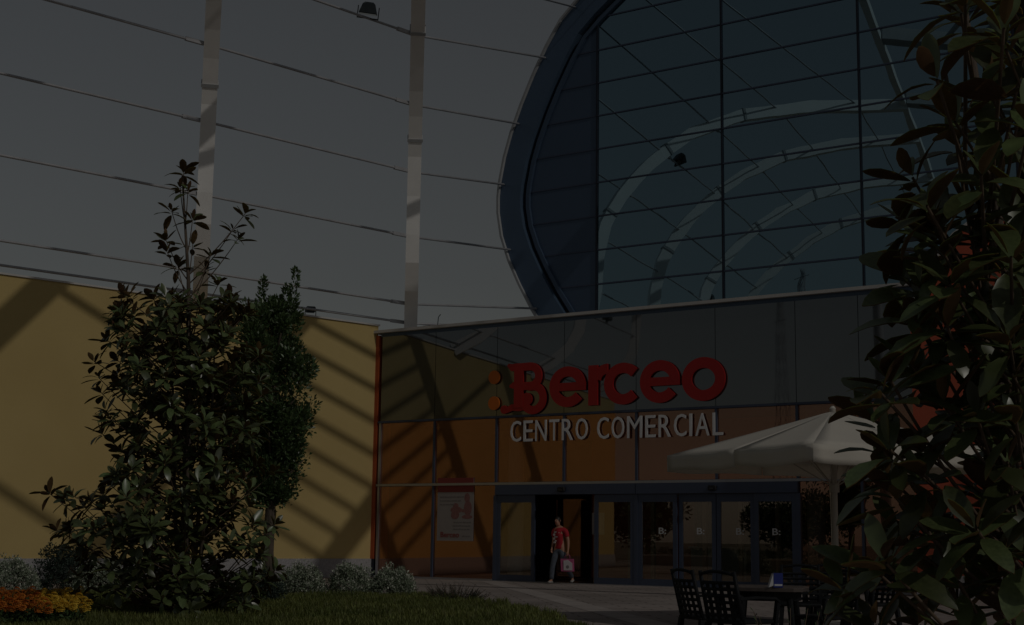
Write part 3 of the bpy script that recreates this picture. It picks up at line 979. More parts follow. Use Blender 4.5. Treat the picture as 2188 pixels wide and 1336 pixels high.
def radii(z):
    for a, b in zip(zr[:-1], zr[1:]):
        if a[0] <= z <= b[0]:
            t = (z - a[0]) / (b[0] - a[0])
            return a[1] + (b[1] - a[1]) * t, a[2] + (b[2] - a[2]) * t
    return .2, .2
br = MB()
lv = []
az = 0.0
def trunk_at(z):
    for a, b in zip(trunk[:-1], trunk[1:]):
        if a.z <= z <= b.z:
            return a.lerp(b, (z - a.z) / (b.z - a.z))
    return trunk[-1]
nb = 150
for i in range(nb):
    zt = .12 + (4.75 - .12) * ((i + rnd.random()) / nb) ** .95
    az += 2.39996 + rnd.uniform(-.35, .35)
    ca, sa = math.cos(az), math.sin(az)
    rl_, rr_ = radii(zt)
    rx = rl_ if ca < 0 else rr_
    rad = rx * rnd.choice((1.0, .95, .85, .7, .5))
    tip = b0 + RH * (ca * rad) + FH * (sa * rad * .9) + Vector((0, 0, zt + rnd.uniform(-.12, .15)))
    st = trunk_at(max(.15, zt - .25 - .35 * rad))
    br.tube(bend(st, tip, -.10 * rad), [.016, .014, .012, .010, .008, .006], 5, cap=False)
    dirv = (tip - st).normalized() + Vector((0, 0, .55))
    rosette(tip, dirv, rnd.randint(10, 14), .24, rnd, lv)
    for f in (.78, .55, .36):
        if rnd.random() < (.75 if rad > .7 else .4):
            c = st.lerp(tip, f) + Vector((rnd.uniform(-.18, .18), rnd.uniform(-.18, .18), rnd.uniform(.02, .22)))
            rosette(c, Vector((rnd.uniform(-.5, .5), rnd.uniform(-.5, .5), .9)) + dirv * .5, rnd.randint(7, 11), .225, rnd, lv)
# shoots on the side of the crown that faces the plaza
for i in range(58):
    zt = rnd.uniform(.2, 4.7)
    rl_, rr_ = radii(zt)
    u_ = rnd.uniform(-.95, .95)
    rx = rl_ if u_ < 0 else rr_
    depth_ = math.sqrt(max(.05, 1 - u_ * u_)) * rx * rnd.uniform(.75, 1.0)
    tip = b0 + RH * (u_ * rx) - FH * depth_ + Vector((0, 0, zt))
    st = trunk_at(max(.15, zt - .5))
    br.tube(bend(st, tip, -.10), [.014, .012, .011, .009, .008, .006], 5, cap=False)
    rosette(tip, (tip - st).normalized() * .6 + RH * .25 + Vector((0, 0, .55)), rnd.randint(8, 12), .235, rnd, lv)
# sparse leader and its side shoots
for dx, dy, z, n in ((-.02, 0, 6.66, 9), (-.08, .05, 6.42, 7), (.06, -.05, 6.35, 6), (-.20, 0, 6.05, 7), (.12, 0, 5.92, 8), (-.30, .05, 5.62, 8), (-.24, -.1, 5.40, 7), (.10, .1, 5.55, 4), (.92, 0, 6.02, 7), (.72, .05, 5.78, 5), (.82, -.05, 5.62, 5), (.40, 0, 5.38, 7), (.30, .1, 5.18, 7), (-.10, 0, 5.20, 8), (.52, 0, 4.95, 8), (-.95, .1, 4.52, 8), (-1.28, .0, 3.50, 7), (-1.30, .2, 3.30, 6), (-2.0, .05, 1.78, 8), (-1.9, .1, 1.25, 8), (-1.78, .1, 1.0, 6)):
    c = b0 + RH * dx + FH * dy + Vector((0, 0, z))
    rosette(c, Vector((0, 0, 1)) + RH * (dx * .45), n + 2, .25, rnd, lv)
    st = trunk_at(min(6.5, max(.4, z - .5 - .5 * abs(dx))))
    br.tube(bend(st, c, -.06), [.011, .010, .009, .008, .007, .006], 5, cap=False)
def lean(mb, k):
    mb.v = [(v[0] + RH.x * k * v[2], v[1] + RH.y * k * v[2], v[2]) for v in mb.v]
lean(trunk_mb, -.045); lean(br, -.045)
lv = [(k, b + RH * (-.045 * b.z), r3, s) for k, b, r3, s in lv]
obj('trunk', trunk_mb, M['bark'], mag, smooth=True)
stuff(obj('branches', br, M['twig'], mag, smooth=True))
build_leaves(mag, lv)

# near magnolia at the right edge
rnd = random.Random(23)
b1 = spot(2330, 544)
mg2 = thing('magnolia_tree', 'near magnolia with large dark glossy leaves filling the right edge', 'tree', b1, 'magnolia trees')
tr = MB()
stems = []
for dx, dy, hh, rr in ((0, 0, 4.6, .055), (-.22, .10, 3.8, .035), (-.34, -.12, 3.2, .03), (.18, -.15, 4.2, .035)):
    q = b1 + RH * dx * 1.6 + FH * dy * 1.6 + Vector((0, 0, hh))
    a_ = b1 + RH * dx * .2 + FH * dy * .2
    mid = a_.lerp(q, .5) + Vector((rnd.uniform(-.06, .06), rnd.uniform(-.06, .06), 0))
    tr.tube([a_ + Vector((0, 0, -.05)), mid, q], [rr, rr * .75, rr * .3], 10)
    stems.append((a_, mid, q))
obj('trunk', tr, M['bark'], mg2, smooth=True)
def stem_at(k, z):
    a_, m_, q = stems[k]
    if z < m_.z:
        return a_.lerp(m_, max(0, (z - a_.z)) / (m_.z - a_.z))
    return m_.lerp(q, min(1, (z - m_.z) / (q.z - m_.z)))
sil = [(-60, 1985), (0, 1990), (120, 1945), (200, 1915), (260, 1945), (330, 1915), (380, 1875), (470, 1862), (600, 1850), (690, 1875), (760, 1880), (825, 1800), (900, 1795), (960, 1812), (1050, 1835), (1150, 1850), (1240, 1745), (1336, 1700), (1420, 1690)]
def sil_x(y):
    for a, b in zip(sil[:-1], sil[1:]):
        if a[0] <= y <= b[0]:
            return a[1] + (b[1] - a[1]) * (y - a[0]) / (b[0] - a[0])
    return 1900
def view_pt(px, py, dep):
    return CAM + (R_ * ((px - 1094) / 3051) - U_ * ((py - 681) / 3051) + F_) * dep
br = MB(); lv = []
cnt = 0
tips = []
while cnt < 92:
    py = rnd.uniform(-90, 1440)
    x0 = sil_x(py) + 62
    px = x0 + (rnd.random() ** .85) * (2255 - x0)
    if rnd.random() > .5 + .5 * (py + 90) / 1500:
        continue
    dep = 5.6 + rnd.uniform(-.45, .5)
    c = view_pt(px, py, dep)
    if c.z < .12:
        continue
    if any((c - q).length < .13 for q in tips):
        continue
    tips.append(c)
    cnt += 1
    k = rnd.randrange(4)
    st = stem_at(k, max(.2, c.z - rnd.uniform(.35, .8)))
    br.tube(bend(st, c, -.06), [.011, .010, .009, .008, .007, .006], 6, cap=False)
    dirv = (c - st).normalized() * .9 + Vector((0, 0, .8))
    rosette(c, dirv, rnd.randint(7, 9), .235, rnd, lv)
for py, dx in ((30, 0), (170, 0), (260, 20), (380, 0), (470, -8), (590, -5), (690, 10), (838, 5), (900, 0), (965, 0), (1060, 0), (1150, 0), (1255, -10)):
    c = view_pt(sil_x(py) + 75 + dx, py, 5.5 + rnd.uniform(-.3, .3))
    k = rnd.randrange(4)
    st = stem_at(k, max(.2, c.z - .5))
    br.tube(bend(st, c, -.05), [.011, .010, .009, .008, .007, .006], 6, cap=False)
    rosette(c, -RH * .5 + Vector((0, 0, .9)), rnd.randint(6, 8), .22, rnd, lv)
stuff(obj('branches', br, M['twig'], mg2, smooth=True))
build_leaves(mg2, lv)

def small_leaves(mb, c, r, n, size, rnd, up=.4, squash=1.0):
    for _ in range(n):
        d = Vector((rnd.gauss(0, 1), rnd.gauss(0, 1), rnd.gauss(0, 1)))
        d.normalize()
        p = c + Vector((d.x, d.y, d.z * squash)) * (r * rnd.random() ** .45)
        dv = (d + Vector((rnd.uniform(-.7, .7), rnd.uniform(-.7, .7), rnd.uniform(-.3, .7) + up))).normalized()
        nn = Vector((rnd.uniform(-1, 1), rnd.uniform(-1, 1), rnd.uniform(0, 1.2)))
        R3 = frame_from(dv, nn)
        s = size * rnd.uniform(.6, 1.25)
        o = len(mb.v)
        for q in ((0, 0, 0), (.26, .5, .06), (0, 1, -.04), (-.26, .5, .06)):
            mb.v.append(tuple(p + R3 @ (Vector(q) * s)))
        mb.f.append((o, o + 1, o + 2, o + 3)); mb.m.append(0)

# small-leaved tree behind the left magnolia
rnd = random.Random(5)
b2_ = spot(577, 112)
t2 = thing('small_leaved_tree', 'dense small leaved evergreen tree just right of the left magnolia', 'tree', b2_)
trk = MB()
trk.tube([b2_ + Vector((0, 0, -.05)), b2_ + RH * -.05 + Vector((0, 0, .9)), b2_ + RH * .02 + Vector((0, 0, 2.2)), b2_ + RH * .06 + Vector((0, 0, 4.6))], [.13, .11, .085, .02], 12)
for k in range(12):
    z = 1.9 + k * .23
    aa = k * 2.4
    q = b2_ + RH * (math.cos(aa) * .6) + FH * (math.sin(aa) * .6) + Vector((0, 0, z + .7))
    trk.tube(bend(b2_ + Vector((0, 0, z)), q, .05, 3), [.035, .028, .02, .01], 6)
trk.v = [(v[0] - RH.x * .03 * v[2], v[1] - RH.y * .03 * v[2], v[2]) for v in trk.v]
obj('trunk', trk, M['bark'], t2, smooth=True)
cr = MB()
pr = [(1.75, .25), (2.1, .45), (2.5, .6), (2.9, .68), (3.3, .8), (3.8, .92), (4.3, .90), (4.8, .80), (5.2, .62), (5.5, .30)]
for i in range(150):
    z = rnd.uniform(1.75, 5.5)
    for a, b in zip(pr[:-1], pr[1:]):
        if a[0] <= z <= b[0]:
            R0 = a[1] + (b[1] - a[1]) * (z - a[0]) / (b[0] - a[0])
    aa = rnd.uniform(0, 6.28); rr = R0 * rnd.random() ** .5 * .86
    c = b2_ + RH * (math.cos(aa) * rr - .06) + FH * (math.sin(aa) * rr) + Vector((0, 0, z))
    small_leaves(cr, c, rnd.uniform(.14, .30), rnd.randint(130, 220), .095, rnd, .5)
for dx, z0, z1 in ((.42, 5.0, 6.15), (-.20, 5.1, 5.98), (.26, 5.0, 5.85), (.0, 5.0, 5.6)):
    for k in range(9):
        z = z0 + (z1 - z0) * k / 8
        small_leaves(cr, b2_ + RH * (dx + .02 * math.sin(k)) + Vector((0, 0, z)), .13 - .007 * k, 34, .085, rnd, .9)
for dx, z in ((.48, 2.9), (.55, 2.6), (.42, 2.3), (.35, 2.05), (.62, 3.2), (.7, 3.6), (-.3, 2.0)):
    small_leaves(cr, b2_ + RH * dx + Vector((0, 0, z)), .2, 60, .085, rnd, .2)
lean(cr, -.03)
stuff(obj('crown', cr, M['leaf_small'], t2, fix=False))

# low planting
def bush(px, ppm, rad, hgt, leafm, flower, label, seed, dens=1.0, cat='bush', group=None, name='flowering_bush', dx=0.0):
    rnd = random.Random(seed)
    b = spot(px, ppm)
    t = thing(name, label, cat, b, group)
    fo = MB(); fl = MB()
    st = MB()
    for i in range(int(9)):
        aa = rnd.uniform(0, 6.28)
        st.tube([b, b + Vector((math.cos(aa) * rad * .6, math.sin(aa) * rad * .6, hgt * .7))], [.012, .006], 5)
    obj('stem', st, M['twig'], t)['kind'] = 'stuff'
    n = int(230 * dens)
    for i in range(n):
        aa = rnd.uniform(0, 6.28); el = math.asin(rnd.random() ** .8)
        k = rnd.uniform(.72, 1.0) * (1 + .12 * math.sin(3 * aa + seed) + .08 * math.sin(5 * aa + 2 * el))
        c = b + Vector((math.cos(aa) * math.cos(el) * rad * k, math.sin(aa) * math.cos(el) * rad * k, .04 + math.sin(el) * hgt * k))
        small_leaves(fo, c, .09, 22, .055, rnd, .5)
        if flower and rnd.random() < .8:
            small_leaves(fl, c + Vector((0, 0, .05)), .065, 9, .042, rnd, .8)
    stuff(obj('foliage', fo, leafm, t, fix=False))
    if flower:
        stuff(obj('flowers', fl, flower, t, fix=False))
    return t
G1 = 'grey white bushes along the bed'
bush(15, 100, .62, .62, M['silverleaf'], M['whiteflower'], 'grey white flowering bush at the left picture edge', 1, 1.2, group=G1)
bush(222, 101, .55, .60, M['silverleaf'], M['whiteflower'], 'grey white flowering bush just left of the tall magnolia', 2, 1.1, group=G1)
bush(128, 97, .50, .88, M['darkshrub'], None, 'dark blue green shrub between two grey white bushes at left', 3, 1.2, name='dark_shrub', cat='shrub')
bush(640, 105, .48, .56, M['silverleaf'], M['whiteflower'], 'grey white bush beside the magnolia, leftmost of three by the granite plinth', 4, 1.0, group=G1)
bush(748, 104, .50, .60, M['silverleaf'], M['whiteflower'], 'grey white bush in the middle of three by the granite plinth', 5, 1.0, group=G1)
bush(836, 104, .46, .50, M['silverleaf'], M['whiteflower'], 'grey white bush before the corner of the glass front', 6, 1.0, group=G1)
bush(545, 118, .5, .55, M['darkshrub'], None, 'dark low shrub under the small leaved tree', 8, 1.0, name='dark_shrub', cat='shrub')

def sprays(px, ppm, rad, hgt, n, matl, name, label, seed, ln=.22):
    rnd = random.Random(seed)
    b = spot(px, ppm)
    t = thing(name, label, 'shrub', b)
    fo = MB(); st = MB()
    for i in range(n):
        aa = rnd.uniform(0, 6.28); rr = rad * rnd.random() ** .5
        p = b + RH * (math.cos(aa) * rr) + FH * (math.sin(aa) * rr)
        tip = p + Vector((math.cos(aa) * .18 + rnd.uniform(-.1, .1), math.sin(aa) * .18 + rnd.uniform(-.1, .1), hgt * (1 - .55 * (rr / rad) ** 2) * rnd.uniform(.7, 1.1)))
        st.tube([p, tip], [.006, .003], 4, cap=False)
        for k in range(16):
            f = .2 + .8 * k / 15
            c = p.lerp(tip, f)
            sd = 1 if k % 2 else -1
            dv = (tip - p).normalized() + Vector((math.sin(aa), -math.cos(aa), 0)) * (sd * .9) + Vector((rnd.uniform(-.4, .4), rnd.uniform(-.4, .4), .1))
            R3 = frame_from(dv, Vector((rnd.uniform(-.5, .5), rnd.uniform(-.5, .5), 1)))
            s = ln * (1.1 - f * .7) * rnd.uniform(.6, 1.0)
            o = len(fo.v)
            for q in ((0, 0, 0), (.10, .5, .03), (0, 1, -.02), (-.10, .5, .03)):
                fo.v.append(tuple(c + R3 @ (Vector(q) * s)))
            fo.f.append((o, o + 1, o + 2, o + 3)); fo.m.append(0)
    stuff(obj('stem', st, M['twig'], t))
    stuff(obj('foliage', fo, matl, t, fix=False))
sprays(968, 113, .50, .36, 150, M['darkshrub'], 'creeping_conifer', 'dark creeping conifer on the far edge of the lawn', 31, .10)
sprays(1690, 300, .36, .66, 70, M['conifer'], 'low_conifer', 'light green conifer tips in front of the garden table', 32, .14)
sprays(1850, 310, .30, .50, 50, M['conifer'], 'low_conifer', 'dark conifer tips under the near magnolia', 33, .14)

# lawn: soil sheet and blades
def lawn_far(px):
    pts = [(-400, 104), (560, 104), (870, 105), (960, 110), (1040, 118), (1110, 128), (1170, 140), (1225, 158), (1300, 190), (1500, 330)]
    for a, b in zip(pts[:-1], pts[1:]):
        if a[0] <= px <= b[0]:
            return a[1] + (b[1] - a[1]) * (px - a[0]) / (b[0] - a[0])
    return 104
rnd = random.Random(9)
rows = []
pxs = [-400 + 20 * i for i in range(90)]
m = MB()
NR = 12
for px in pxs:
    f0 = lawn_far(px)
    for k in range(NR + 1):
        pp = 1 / ((1 - k / NR) / f0 + (k / NR) / 420.0) if f0 < 420 else f0
        p = spot(px, pp)
        hgt = .004 + .05 * min(1, k / 1.5) + .02 * math.sin(p.x * 1.3) * math.sin(p.y * 1.1) * min(1, k / 2)
        m.v.append((p.x, p.y, max(.004, hgt)))
for i in range(len(pxs) - 1):
    for k in range(NR):
        a = i * (NR + 1) + k
        m.f.append((a, a + 1, a + NR + 2, a + NR + 1)); m.m.append(0)
lawn = struct(obj('lawn', m, M['soil'], smooth=True))
gb = MB()
na = spot(-150, 104); 
tries = 0; made = 0
FWD0, FWD1 = 3051 / 190.0, 3051 / 103.0
while made < 64000 and tries < 400000:
    tries += 1
    dist = math.sqrt(rnd.uniform(FWD0 ** 2, FWD1 ** 2))
    ppm = 3051 / dist
    px = rnd.uniform(-60, 1330)
    edge_ = lawn_far(px) * (1 + .02 * math.sin(px * .11) + .015 * math.sin(px * .31 + 1))
    if ppm < edge_:
        continue
    p = spot(px, ppm, .05)
    patch = math.sin(p.x * 2.1 + 1.3 * math.sin(p.y * 1.7)) * math.sin(p.y * 2.6 + p.x)
    hgt = (.085 + .03 * patch) * rnd.uniform(.6, 1.5)
    aa = rnd.uniform(0, 6.28)
    ln = Vector((math.cos(aa), math.sin(aa), 0)) * hgt * rnd.uniform(.1, .7)
    wd_ = Vector((-math.sin(aa), math.cos(aa), 0)) * rnd.uniform(.005, .010)
    tip = p + ln + Vector((0, 0, hgt))
    midp = p + ln * .3 + Vector((0, 0, hgt * .6))
    o = len(gb.v)
    gb.v += [tuple(p - wd_), tuple(p + wd_), tuple(midp + wd_ * .8), tuple(midp - wd_ * .8), tuple(tip)]
    gb.f += [(o, o + 1, o + 2, o + 3), (o + 3, o + 2, o + 4)]; gb.m += [0, 0]
    made += 1
gr = obj('grass', gb, M['grass'], fix=False)
stuff(tag(gr, 'short green grass blades covering the lawn', 'grass'))

# marigolds
def blossom(matl, name):
    mb = MB()
    rnd = random.Random(3)
    n = 0
    for ring, (el, cnt, rr) in enumerate(((80, 5, .5), (55, 9, .8), (28, 12, 1.0), (2, 12, 1.0), (-25, 9, .85))):
        for k in range(cnt):
            aa = 2 * PI * (k + .5 * (ring % 2)) / cnt + rnd.uniform(-.1, .1)
            e = math.radians(el)
            d = Vector((math.cos(aa) * math.cos(e), math.sin(aa) * math.cos(e), math.sin(e)))
            tdir = Vector((-math.sin(aa), math.cos(aa), 0))
            up = d.cross(tdir)
            c = d * .75
            o = len(mb.v)
            w_ = .30
            mb.v += [tuple(c - tdir * w_ * .6), tuple(c + tdir * w_ * .6), tuple(d * 1.02 + tdir * w_ - up * .25), tuple(d * 1.05 - up * .1 * rnd.random()), tuple(d * 1.02 - tdir * w_ - up * .25)]
            mb.f += [(o, o + 1, o + 2, o + 3), (o, o + 3, o + 4)]; mb.m += [0, 0]
    # core
    for k in range(8):
        pass
    return mb.mesh(name, matl, fix=False)
BLO, BLY = blossom(M['marigold_o'], 'blossom'), blossom(M['marigold_y'], 'blossom')
rnd = random.Random(17)
side_w = ['nearest', 'second', 'third', 'fourth', 'fifth', 'sixth', 'seventh', 'eighth', 'ninth']
def marigold(px, ppm, me, colr, label, hh):
    b = spot(px, ppm)
    t = thing('marigold', label, 'flower', b, colr + ' marigolds in the flower bed')
    fo = MB()
    for k in range(14):
        aa = rnd.uniform(0, 6.28); rr = .16 * rnd.random() ** .5
        small_leaves(fo, b + Vector((math.cos(aa) * rr, math.sin(aa) * rr, rnd.uniform(.05, hh - .05))), .07, 18, .06, rnd, .3)
    stuff(obj('foliage', fo, M['conifer'], t, fix=False))
    for k in range(9):
        aa = k * 2.4 + rnd.uniform(-.3, .3); rr = .18 * ((k + .5) / 9) ** .5
        s = rnd.uniform(.042, .058)
        mw = Matrix.Rotation(rnd.uniform(-.5, .5), 4, 'X') @ Matrix.Rotation(rnd.uniform(0, 6), 4, 'Z') @ Matrix.Diagonal((s, s, s * .85, 1))
        mw.translation = Vector((math.cos(aa) * rr, math.sin(aa) * rr, hh + .05 - rr * .55 + rnd.uniform(-.02, .03)))
        inst('blossom', me, t, mw)
n = 0
for row, ppm in enumerate((138, 150, 163)):
    for k in range(4):
        px = -34 + k * 32 + row * 9
        marigold(px, ppm, BLO, 'orange', 'orange marigold, ' + side_w[k] + ' from the left picture edge in the ' + ('back', 'middle', 'front')[row] + ' row', .34 - .02 * row)
for row, ppm in enumerate((137, 149, 162)):
    for k in range(4):
        px = 88 + k * 26 - row * 6
        marigold(px, ppm, BLY, 'yellow', 'yellow marigold, ' + side_w[k] + ' from the orange ones in the ' + ('back', 'middle', 'front')[row] + ' row', .34 - .02 * row)
# ------------------------------------------------------------------ market umbrella
ub = spot(1789, 158)
um = thing('market_umbrella', 'large square cream canvas umbrella with a drooping valance', 'umbrella', ub)
lft = (RH * -2.34 + FH * .79); frt = (RH * -.79 + FH * -2.34)
cor = [lft, frt, -lft, -frt]
RZ, AZ_ = 2.48, 3.12
rim = []
for k in range(4):
    a, b = cor[k], cor[(k + 1) % 4]
    rim.append(a); rim.append((a + b) * .5 * 1.0)
cv = MB()
def canopy_pt(k, f, q):
    # sector between rim k and k+1; f along rim, q from apex to rim
    a, b = rim[k % 8], rim[(k + 1) % 8]
    e = a.lerp(b, f)
    sag = -.03 * math.sin(PI * f) * q
    z = AZ_ + (RZ - AZ_) * (q ** .97) + sag * .7
    return ub + e * q + Vector((0, 0, z))
NQ, NF = 8, 6
for k in range(8):
    o = len(cv.v)
    for i in range(NQ + 1):
        for j in range(NF + 1):
            cv.v.append(tuple(canopy_pt(k, j / NF, max(.03, i / NQ))))
    for i in range(NQ):
        for j in range(NF):
            a = o + i * (NF + 1) + j
            cv.f.append((a, a + 1, a + NF + 2, a + NF + 1)); cv.m.append(0)
c_ = obj('canopy', cv, M['canvas'], um, smooth=True)
c_.modifiers.new('cloth', 'SOLIDIFY').thickness = 0.004
for k in range(8):
    vl = MB()
    n = 10
    for i in range(4):
        for j in range(n + 1):
            f = j / n
            p = canopy_pt(k, f, 1.0)
            out = rim[k].lerp(rim[(k + 1) % 8], f).normalized()
            wave = .025 * math.sin(f * PI * 4 + k) * (i / 3)
            droop = .235 * (i / 3) * (1 - .08 * math.sin(PI * f * 2 + k * 1.7))
            inw = -.02 * (i / 3)
            vl.v.append(tuple(p + out * (.008 + inw + wave) + Vector((0, 0, -droop))))
    for i in range(3):
        for j in range(n):
            a = i * (n + 1) + j
            vl.f.append((a, a + 1, a + n + 2, a + n + 1)); vl.m.append(0)
    v_ = obj('valance', vl, M['canvas'], um, smooth=True)
    v_.modifiers.new('cloth', 'SOLIDIFY').thickness = 0.004
for k in range(8):
    a = ub + Vector((0, 0, AZ_ - .09)); b = ub + rim[k] * .985 + Vector((0, 0, RZ - .035))
    obj('rib', MB().tube([a, b], .012, 6), M['pole'], um)
    s0 = ub + Vector((0, 0, 2.0)); s1 = a.lerp(b, .5)
    obj('strut', MB().tube([s0, s1 - Vector((0, 0, .01))], .010, 6), M['pole'], um)
obj('pole', MB().tube([ub + Vector((0, 0, .1)), ub + Vector((0, 0, AZ_ + .03))], .045, 14), M['pole'], um, smooth=False)
obj('hub', MB().tube([ub + Vector((0, 0, 1.93)), ub + Vector((0, 0, 2.06))], .075, 12), M['pole'], um)
obj('finial', MB().tube([ub + Vector((0, 0, AZ_ + .03)), ub + Vector((0, 0, AZ_ + .07))], [.05, .02], 10), M['canvas'], um)
obj('cord', MB().tube([ub + RH * -.06 + Vector((0, 0, 2.2)), ub + RH * -.05 + Vector((0, 0, 1.0))], .006, 5), M['canvas'], um)
bs = MB(); bs.bbox(ub.x - .4, ub.x + .4, ub.y - .4, ub.y + .4, 0.0, .10, .02)
obj('base', bs, M['column'], um)

# ------------------------------------------------------------------ garden chairs and tables
def make_chair():
    t = thing('garden_chair', 'chair', 'chair')
    W2 = .235
    def bk(u, v):      # point of the leaning back: u across, v up from the seat
        return Vector((u, -.22 - .24 * v - .03 * (1 - (u / W2) ** 2), .44 + v))
    for s in (-1, 1):
        obj('back_post', MB().tube([bk(s * W2, -.04), bk(s * W2, .2), bk(s * W2, .47)], [.022, .022, .020], 8), M['chair'], t, smooth=True)
    obj('top_rail', MB().tube([bk(W2 * q, .44 + .03 * (1 - q * q)) for q in (-1, -.6, -.2, .2, .6, 1)], .017, 8), M['chair'], t, smooth=True)
    for k in range(4):
        u = -W2 + 2 * W2 * (k + 1) / 5
        obj('back_slat', MB().beam([bk(u, -.01), bk(u, .18), bk(u, .36)], .046, .012, (1, 0, 0)), M['chair'], t)
    for k in range(6):
        v = .045 + k * .063
        obj('back_rail', MB().tube([bk(W2 * q, v) for q in (-1, -.5, 0, .5, 1)], .018, 6), M['chair'], t)
    sm = MB()
    sm.bbox(-.25, .25, -.25, .25, .405, .445, .012)
    obj('seat', sm, M['chair'], t)
    obj('seat_front', MB().tube([(-.25, .25, .425), (0, .275, .42), (.25, .25, .425)], .022, 8), M['chair'], t)
    for sx in (-1, 1):
        for sy in (-1, 1):
            obj('leg', MB().beam([(sx * .23, sy * .225, .41), (sx * .265, sy * .27, 0.0)], .055, .045, (1, 0, 0)), M['chair'], t)
        obj('arm_rest', MB().beam([bk(sx * W2, .21), Vector((sx * .27, -.05, .665)), Vector((sx * .28, .18, .655)), Vector((sx * .27, .25, .62))], .05, .022, (1, 0, 0)), M['chair'], t)
        obj('arm_support', MB().beam([(sx * .27, .235, .63), (sx * .245, .225, .42)], .04, .04, (1, 0, 0)), M['chair'], t)
    return t
proto = make_chair()
def face(v):
    return math.atan2(-v.x, v.y)
tb1 = spot(1640, 216)
chairs = [(1520, 214, RH * 1.0 + FH * .35, 'dark lattice backed chair nearest the open door, leftmost at the table'),
          (1585, 224, RH * .75 + FH * .55, 'dark lattice backed chair second from left, before the table'),
          (1762, 212, RH * -.9 + FH * -.55, 'dark lattice backed chair at the right end of the table below the umbrella pole'),
          (1770, 172, RH * -.3 + FH * -1.0, 'dark lattice backed chair behind the table beside the umbrella pole'),
          (1712, 176, RH * -.2 + FH * -1.0, 'dark lattice backed chair behind the blue napkin holder'),
          (1862, 176, RH * -.8 + FH * -.5, 'dark lattice backed chair half hidden by the near magnolia')]
for i, (px, pm, dv, lab) in enumerate(chairs):
    c = proto if i == 0 else copy_tree(proto)
    c.location = spot(px, pm)
    c.rotation_euler = (0, 0, face(dv))
    tag(c, lab, 'chair', 'dark garden chairs')
def table(px, pm, lab, rot):
    b = spot(px, pm)
    t = thing('garden_table', lab, 'table', b, 'dark garden tables')
    tp = MB()
    n = 28
    for z, r in ((.695, .40), (.70, .43), (.735, .435), (.742, .425)):
        for k in range(n):
            a = 2 * PI * k / n
            sq = 1.0 / max(abs(math.cos(a)), abs(math.sin(a))) ** .75
            tp.v.append((b.x + r * sq * math.cos(a + rot), b.y + r * sq * math.sin(a + rot), z))
    for i in range(3):
        for k in range(n):
            j = (k + 1) % n
            tp.f.append((i * n + k, i * n + j, (i + 1) * n + j, (i + 1) * n + k)); tp.m.append(0)
    tp.f.append(tuple(range(n - 1, -1, -1))); tp.m.append(0)
    tp.f.append(tuple(3 * n + k for k in range(n))); tp.m.append(0)
    obj('table_top', tp, M['tabletop'], t)
    obj('apron', MB().tube([b + Vector((0, 0, .60)), b + Vector((0, 0, .694))], .36, 20), M['chair'], t)
    for sx in (-1, 1):
        for sy in (-1, 1):
            d = Vector((math.cos(rot + .785), math.sin(rot + .785), 0)) if sx * sy > 0 else Vector((-math.sin(rot + .785), math.cos(rot + .785), 0))
            d = d * sx
            obj('leg', MB().tube([b + d * .46, b + d * .38 + Vector((0, 0, .62))], [.028, .036], 8), M['chair'], t)
    return b
tbp = table(1640, 212, 'dark square garden table with a blue napkin holder on it', .3)
table(1800, 165, 'dark garden table behind, under the umbrella', .6)
nb_ = spot(1660, 218, .743)
nh = thing('napkin_holder', 'small blue and white napkin holder standing on the garden table', 'napkin holder', nb_)
q0 = frame_from(FH, Vector((0, 0, 1)))
def nh_box(x0, x1, y0, y1, z0, z1):
    m = MB(); m.box(x0, x1, y0, y1, z0, z1)
    m.v = [tuple(nb_ + RH * v[0] + FH * v[1] + Vector((0, 0, v[2]))) for v in m.v]
    return m
obj('body', nh_box(-.03, .065, -.05, .05, 0, .145), M['napkinblue'], nh)
m = MB(); m.add([(-.033, -.05, .02), (-.033, .05, .02), (-.033, .05, .14), (-.033, -.05, .14), (-.08, -.05, .0), (-.08, .05, .0)], [(4, 5, 2, 3), (4, 3, 0), (5, 1, 2), (0, 3, 2, 1), (4, 0, 1, 5)])
m.v = [tuple(nb_ + RH * v[0] + FH * v[1] + Vector((0, 0, v[2]))) for v in m.v]
obj('napkins', m, M['napkinwhite'], nh)
obj('print_strip', nh_box(-.022, .058, -.0525, -.0505, .016, .034), M['napkinwhite'], nh)

# ------------------------------------------------------------------ person leaving through the open door
def skin_mesh(name, verts, edges, radii, material, sub=2, root=0):
    me = bpy.data.meshes.new(name)
    me.from_pydata(verts, edges, [])
    o = bpy.data.objects.new(name, me)
    COL.objects.link(o)
    o.modifiers.new('skin', 'SKIN').use_smooth_shade = True
    if not me.skin_vertices:
        bpy.context.view_layer.objects.active = o
        bpy.ops.mesh.customdata_skin_add()
    for i, r in enumerate(radii):
        rr = r if isinstance(r, (tuple, list)) else (r, r)
        me.skin_vertices[0].data[i].radius = rr
        me.skin_vertices[0].data[i].use_root = (i == root)
    sb = o.modifiers.new('sub', 'SUBSURF')
    sb.levels = sub; sb.render_levels = sub
    dg = bpy.context.evaluated_depsgraph_get()
    me2 = bpy.data.meshes.new_from_object(o.evaluated_get(dg))
    bpy.data.objects.remove(o)
    me2.name = name
    me2.materials.clear(); me2.materials.append(material)
    me2.polygons.foreach_set('use_smooth', [True] * len(me2.polygons))
    return me2
def child_mesh(name, me, parent):
    o = bpy.data.objects.new(name, me)
    COL.objects.link(o); o.parent = parent
    return o
pe = thing('person', 'person in red printed shirt and jeans stepping out of the open door', 'person', (6.98, -.30, 0.0))
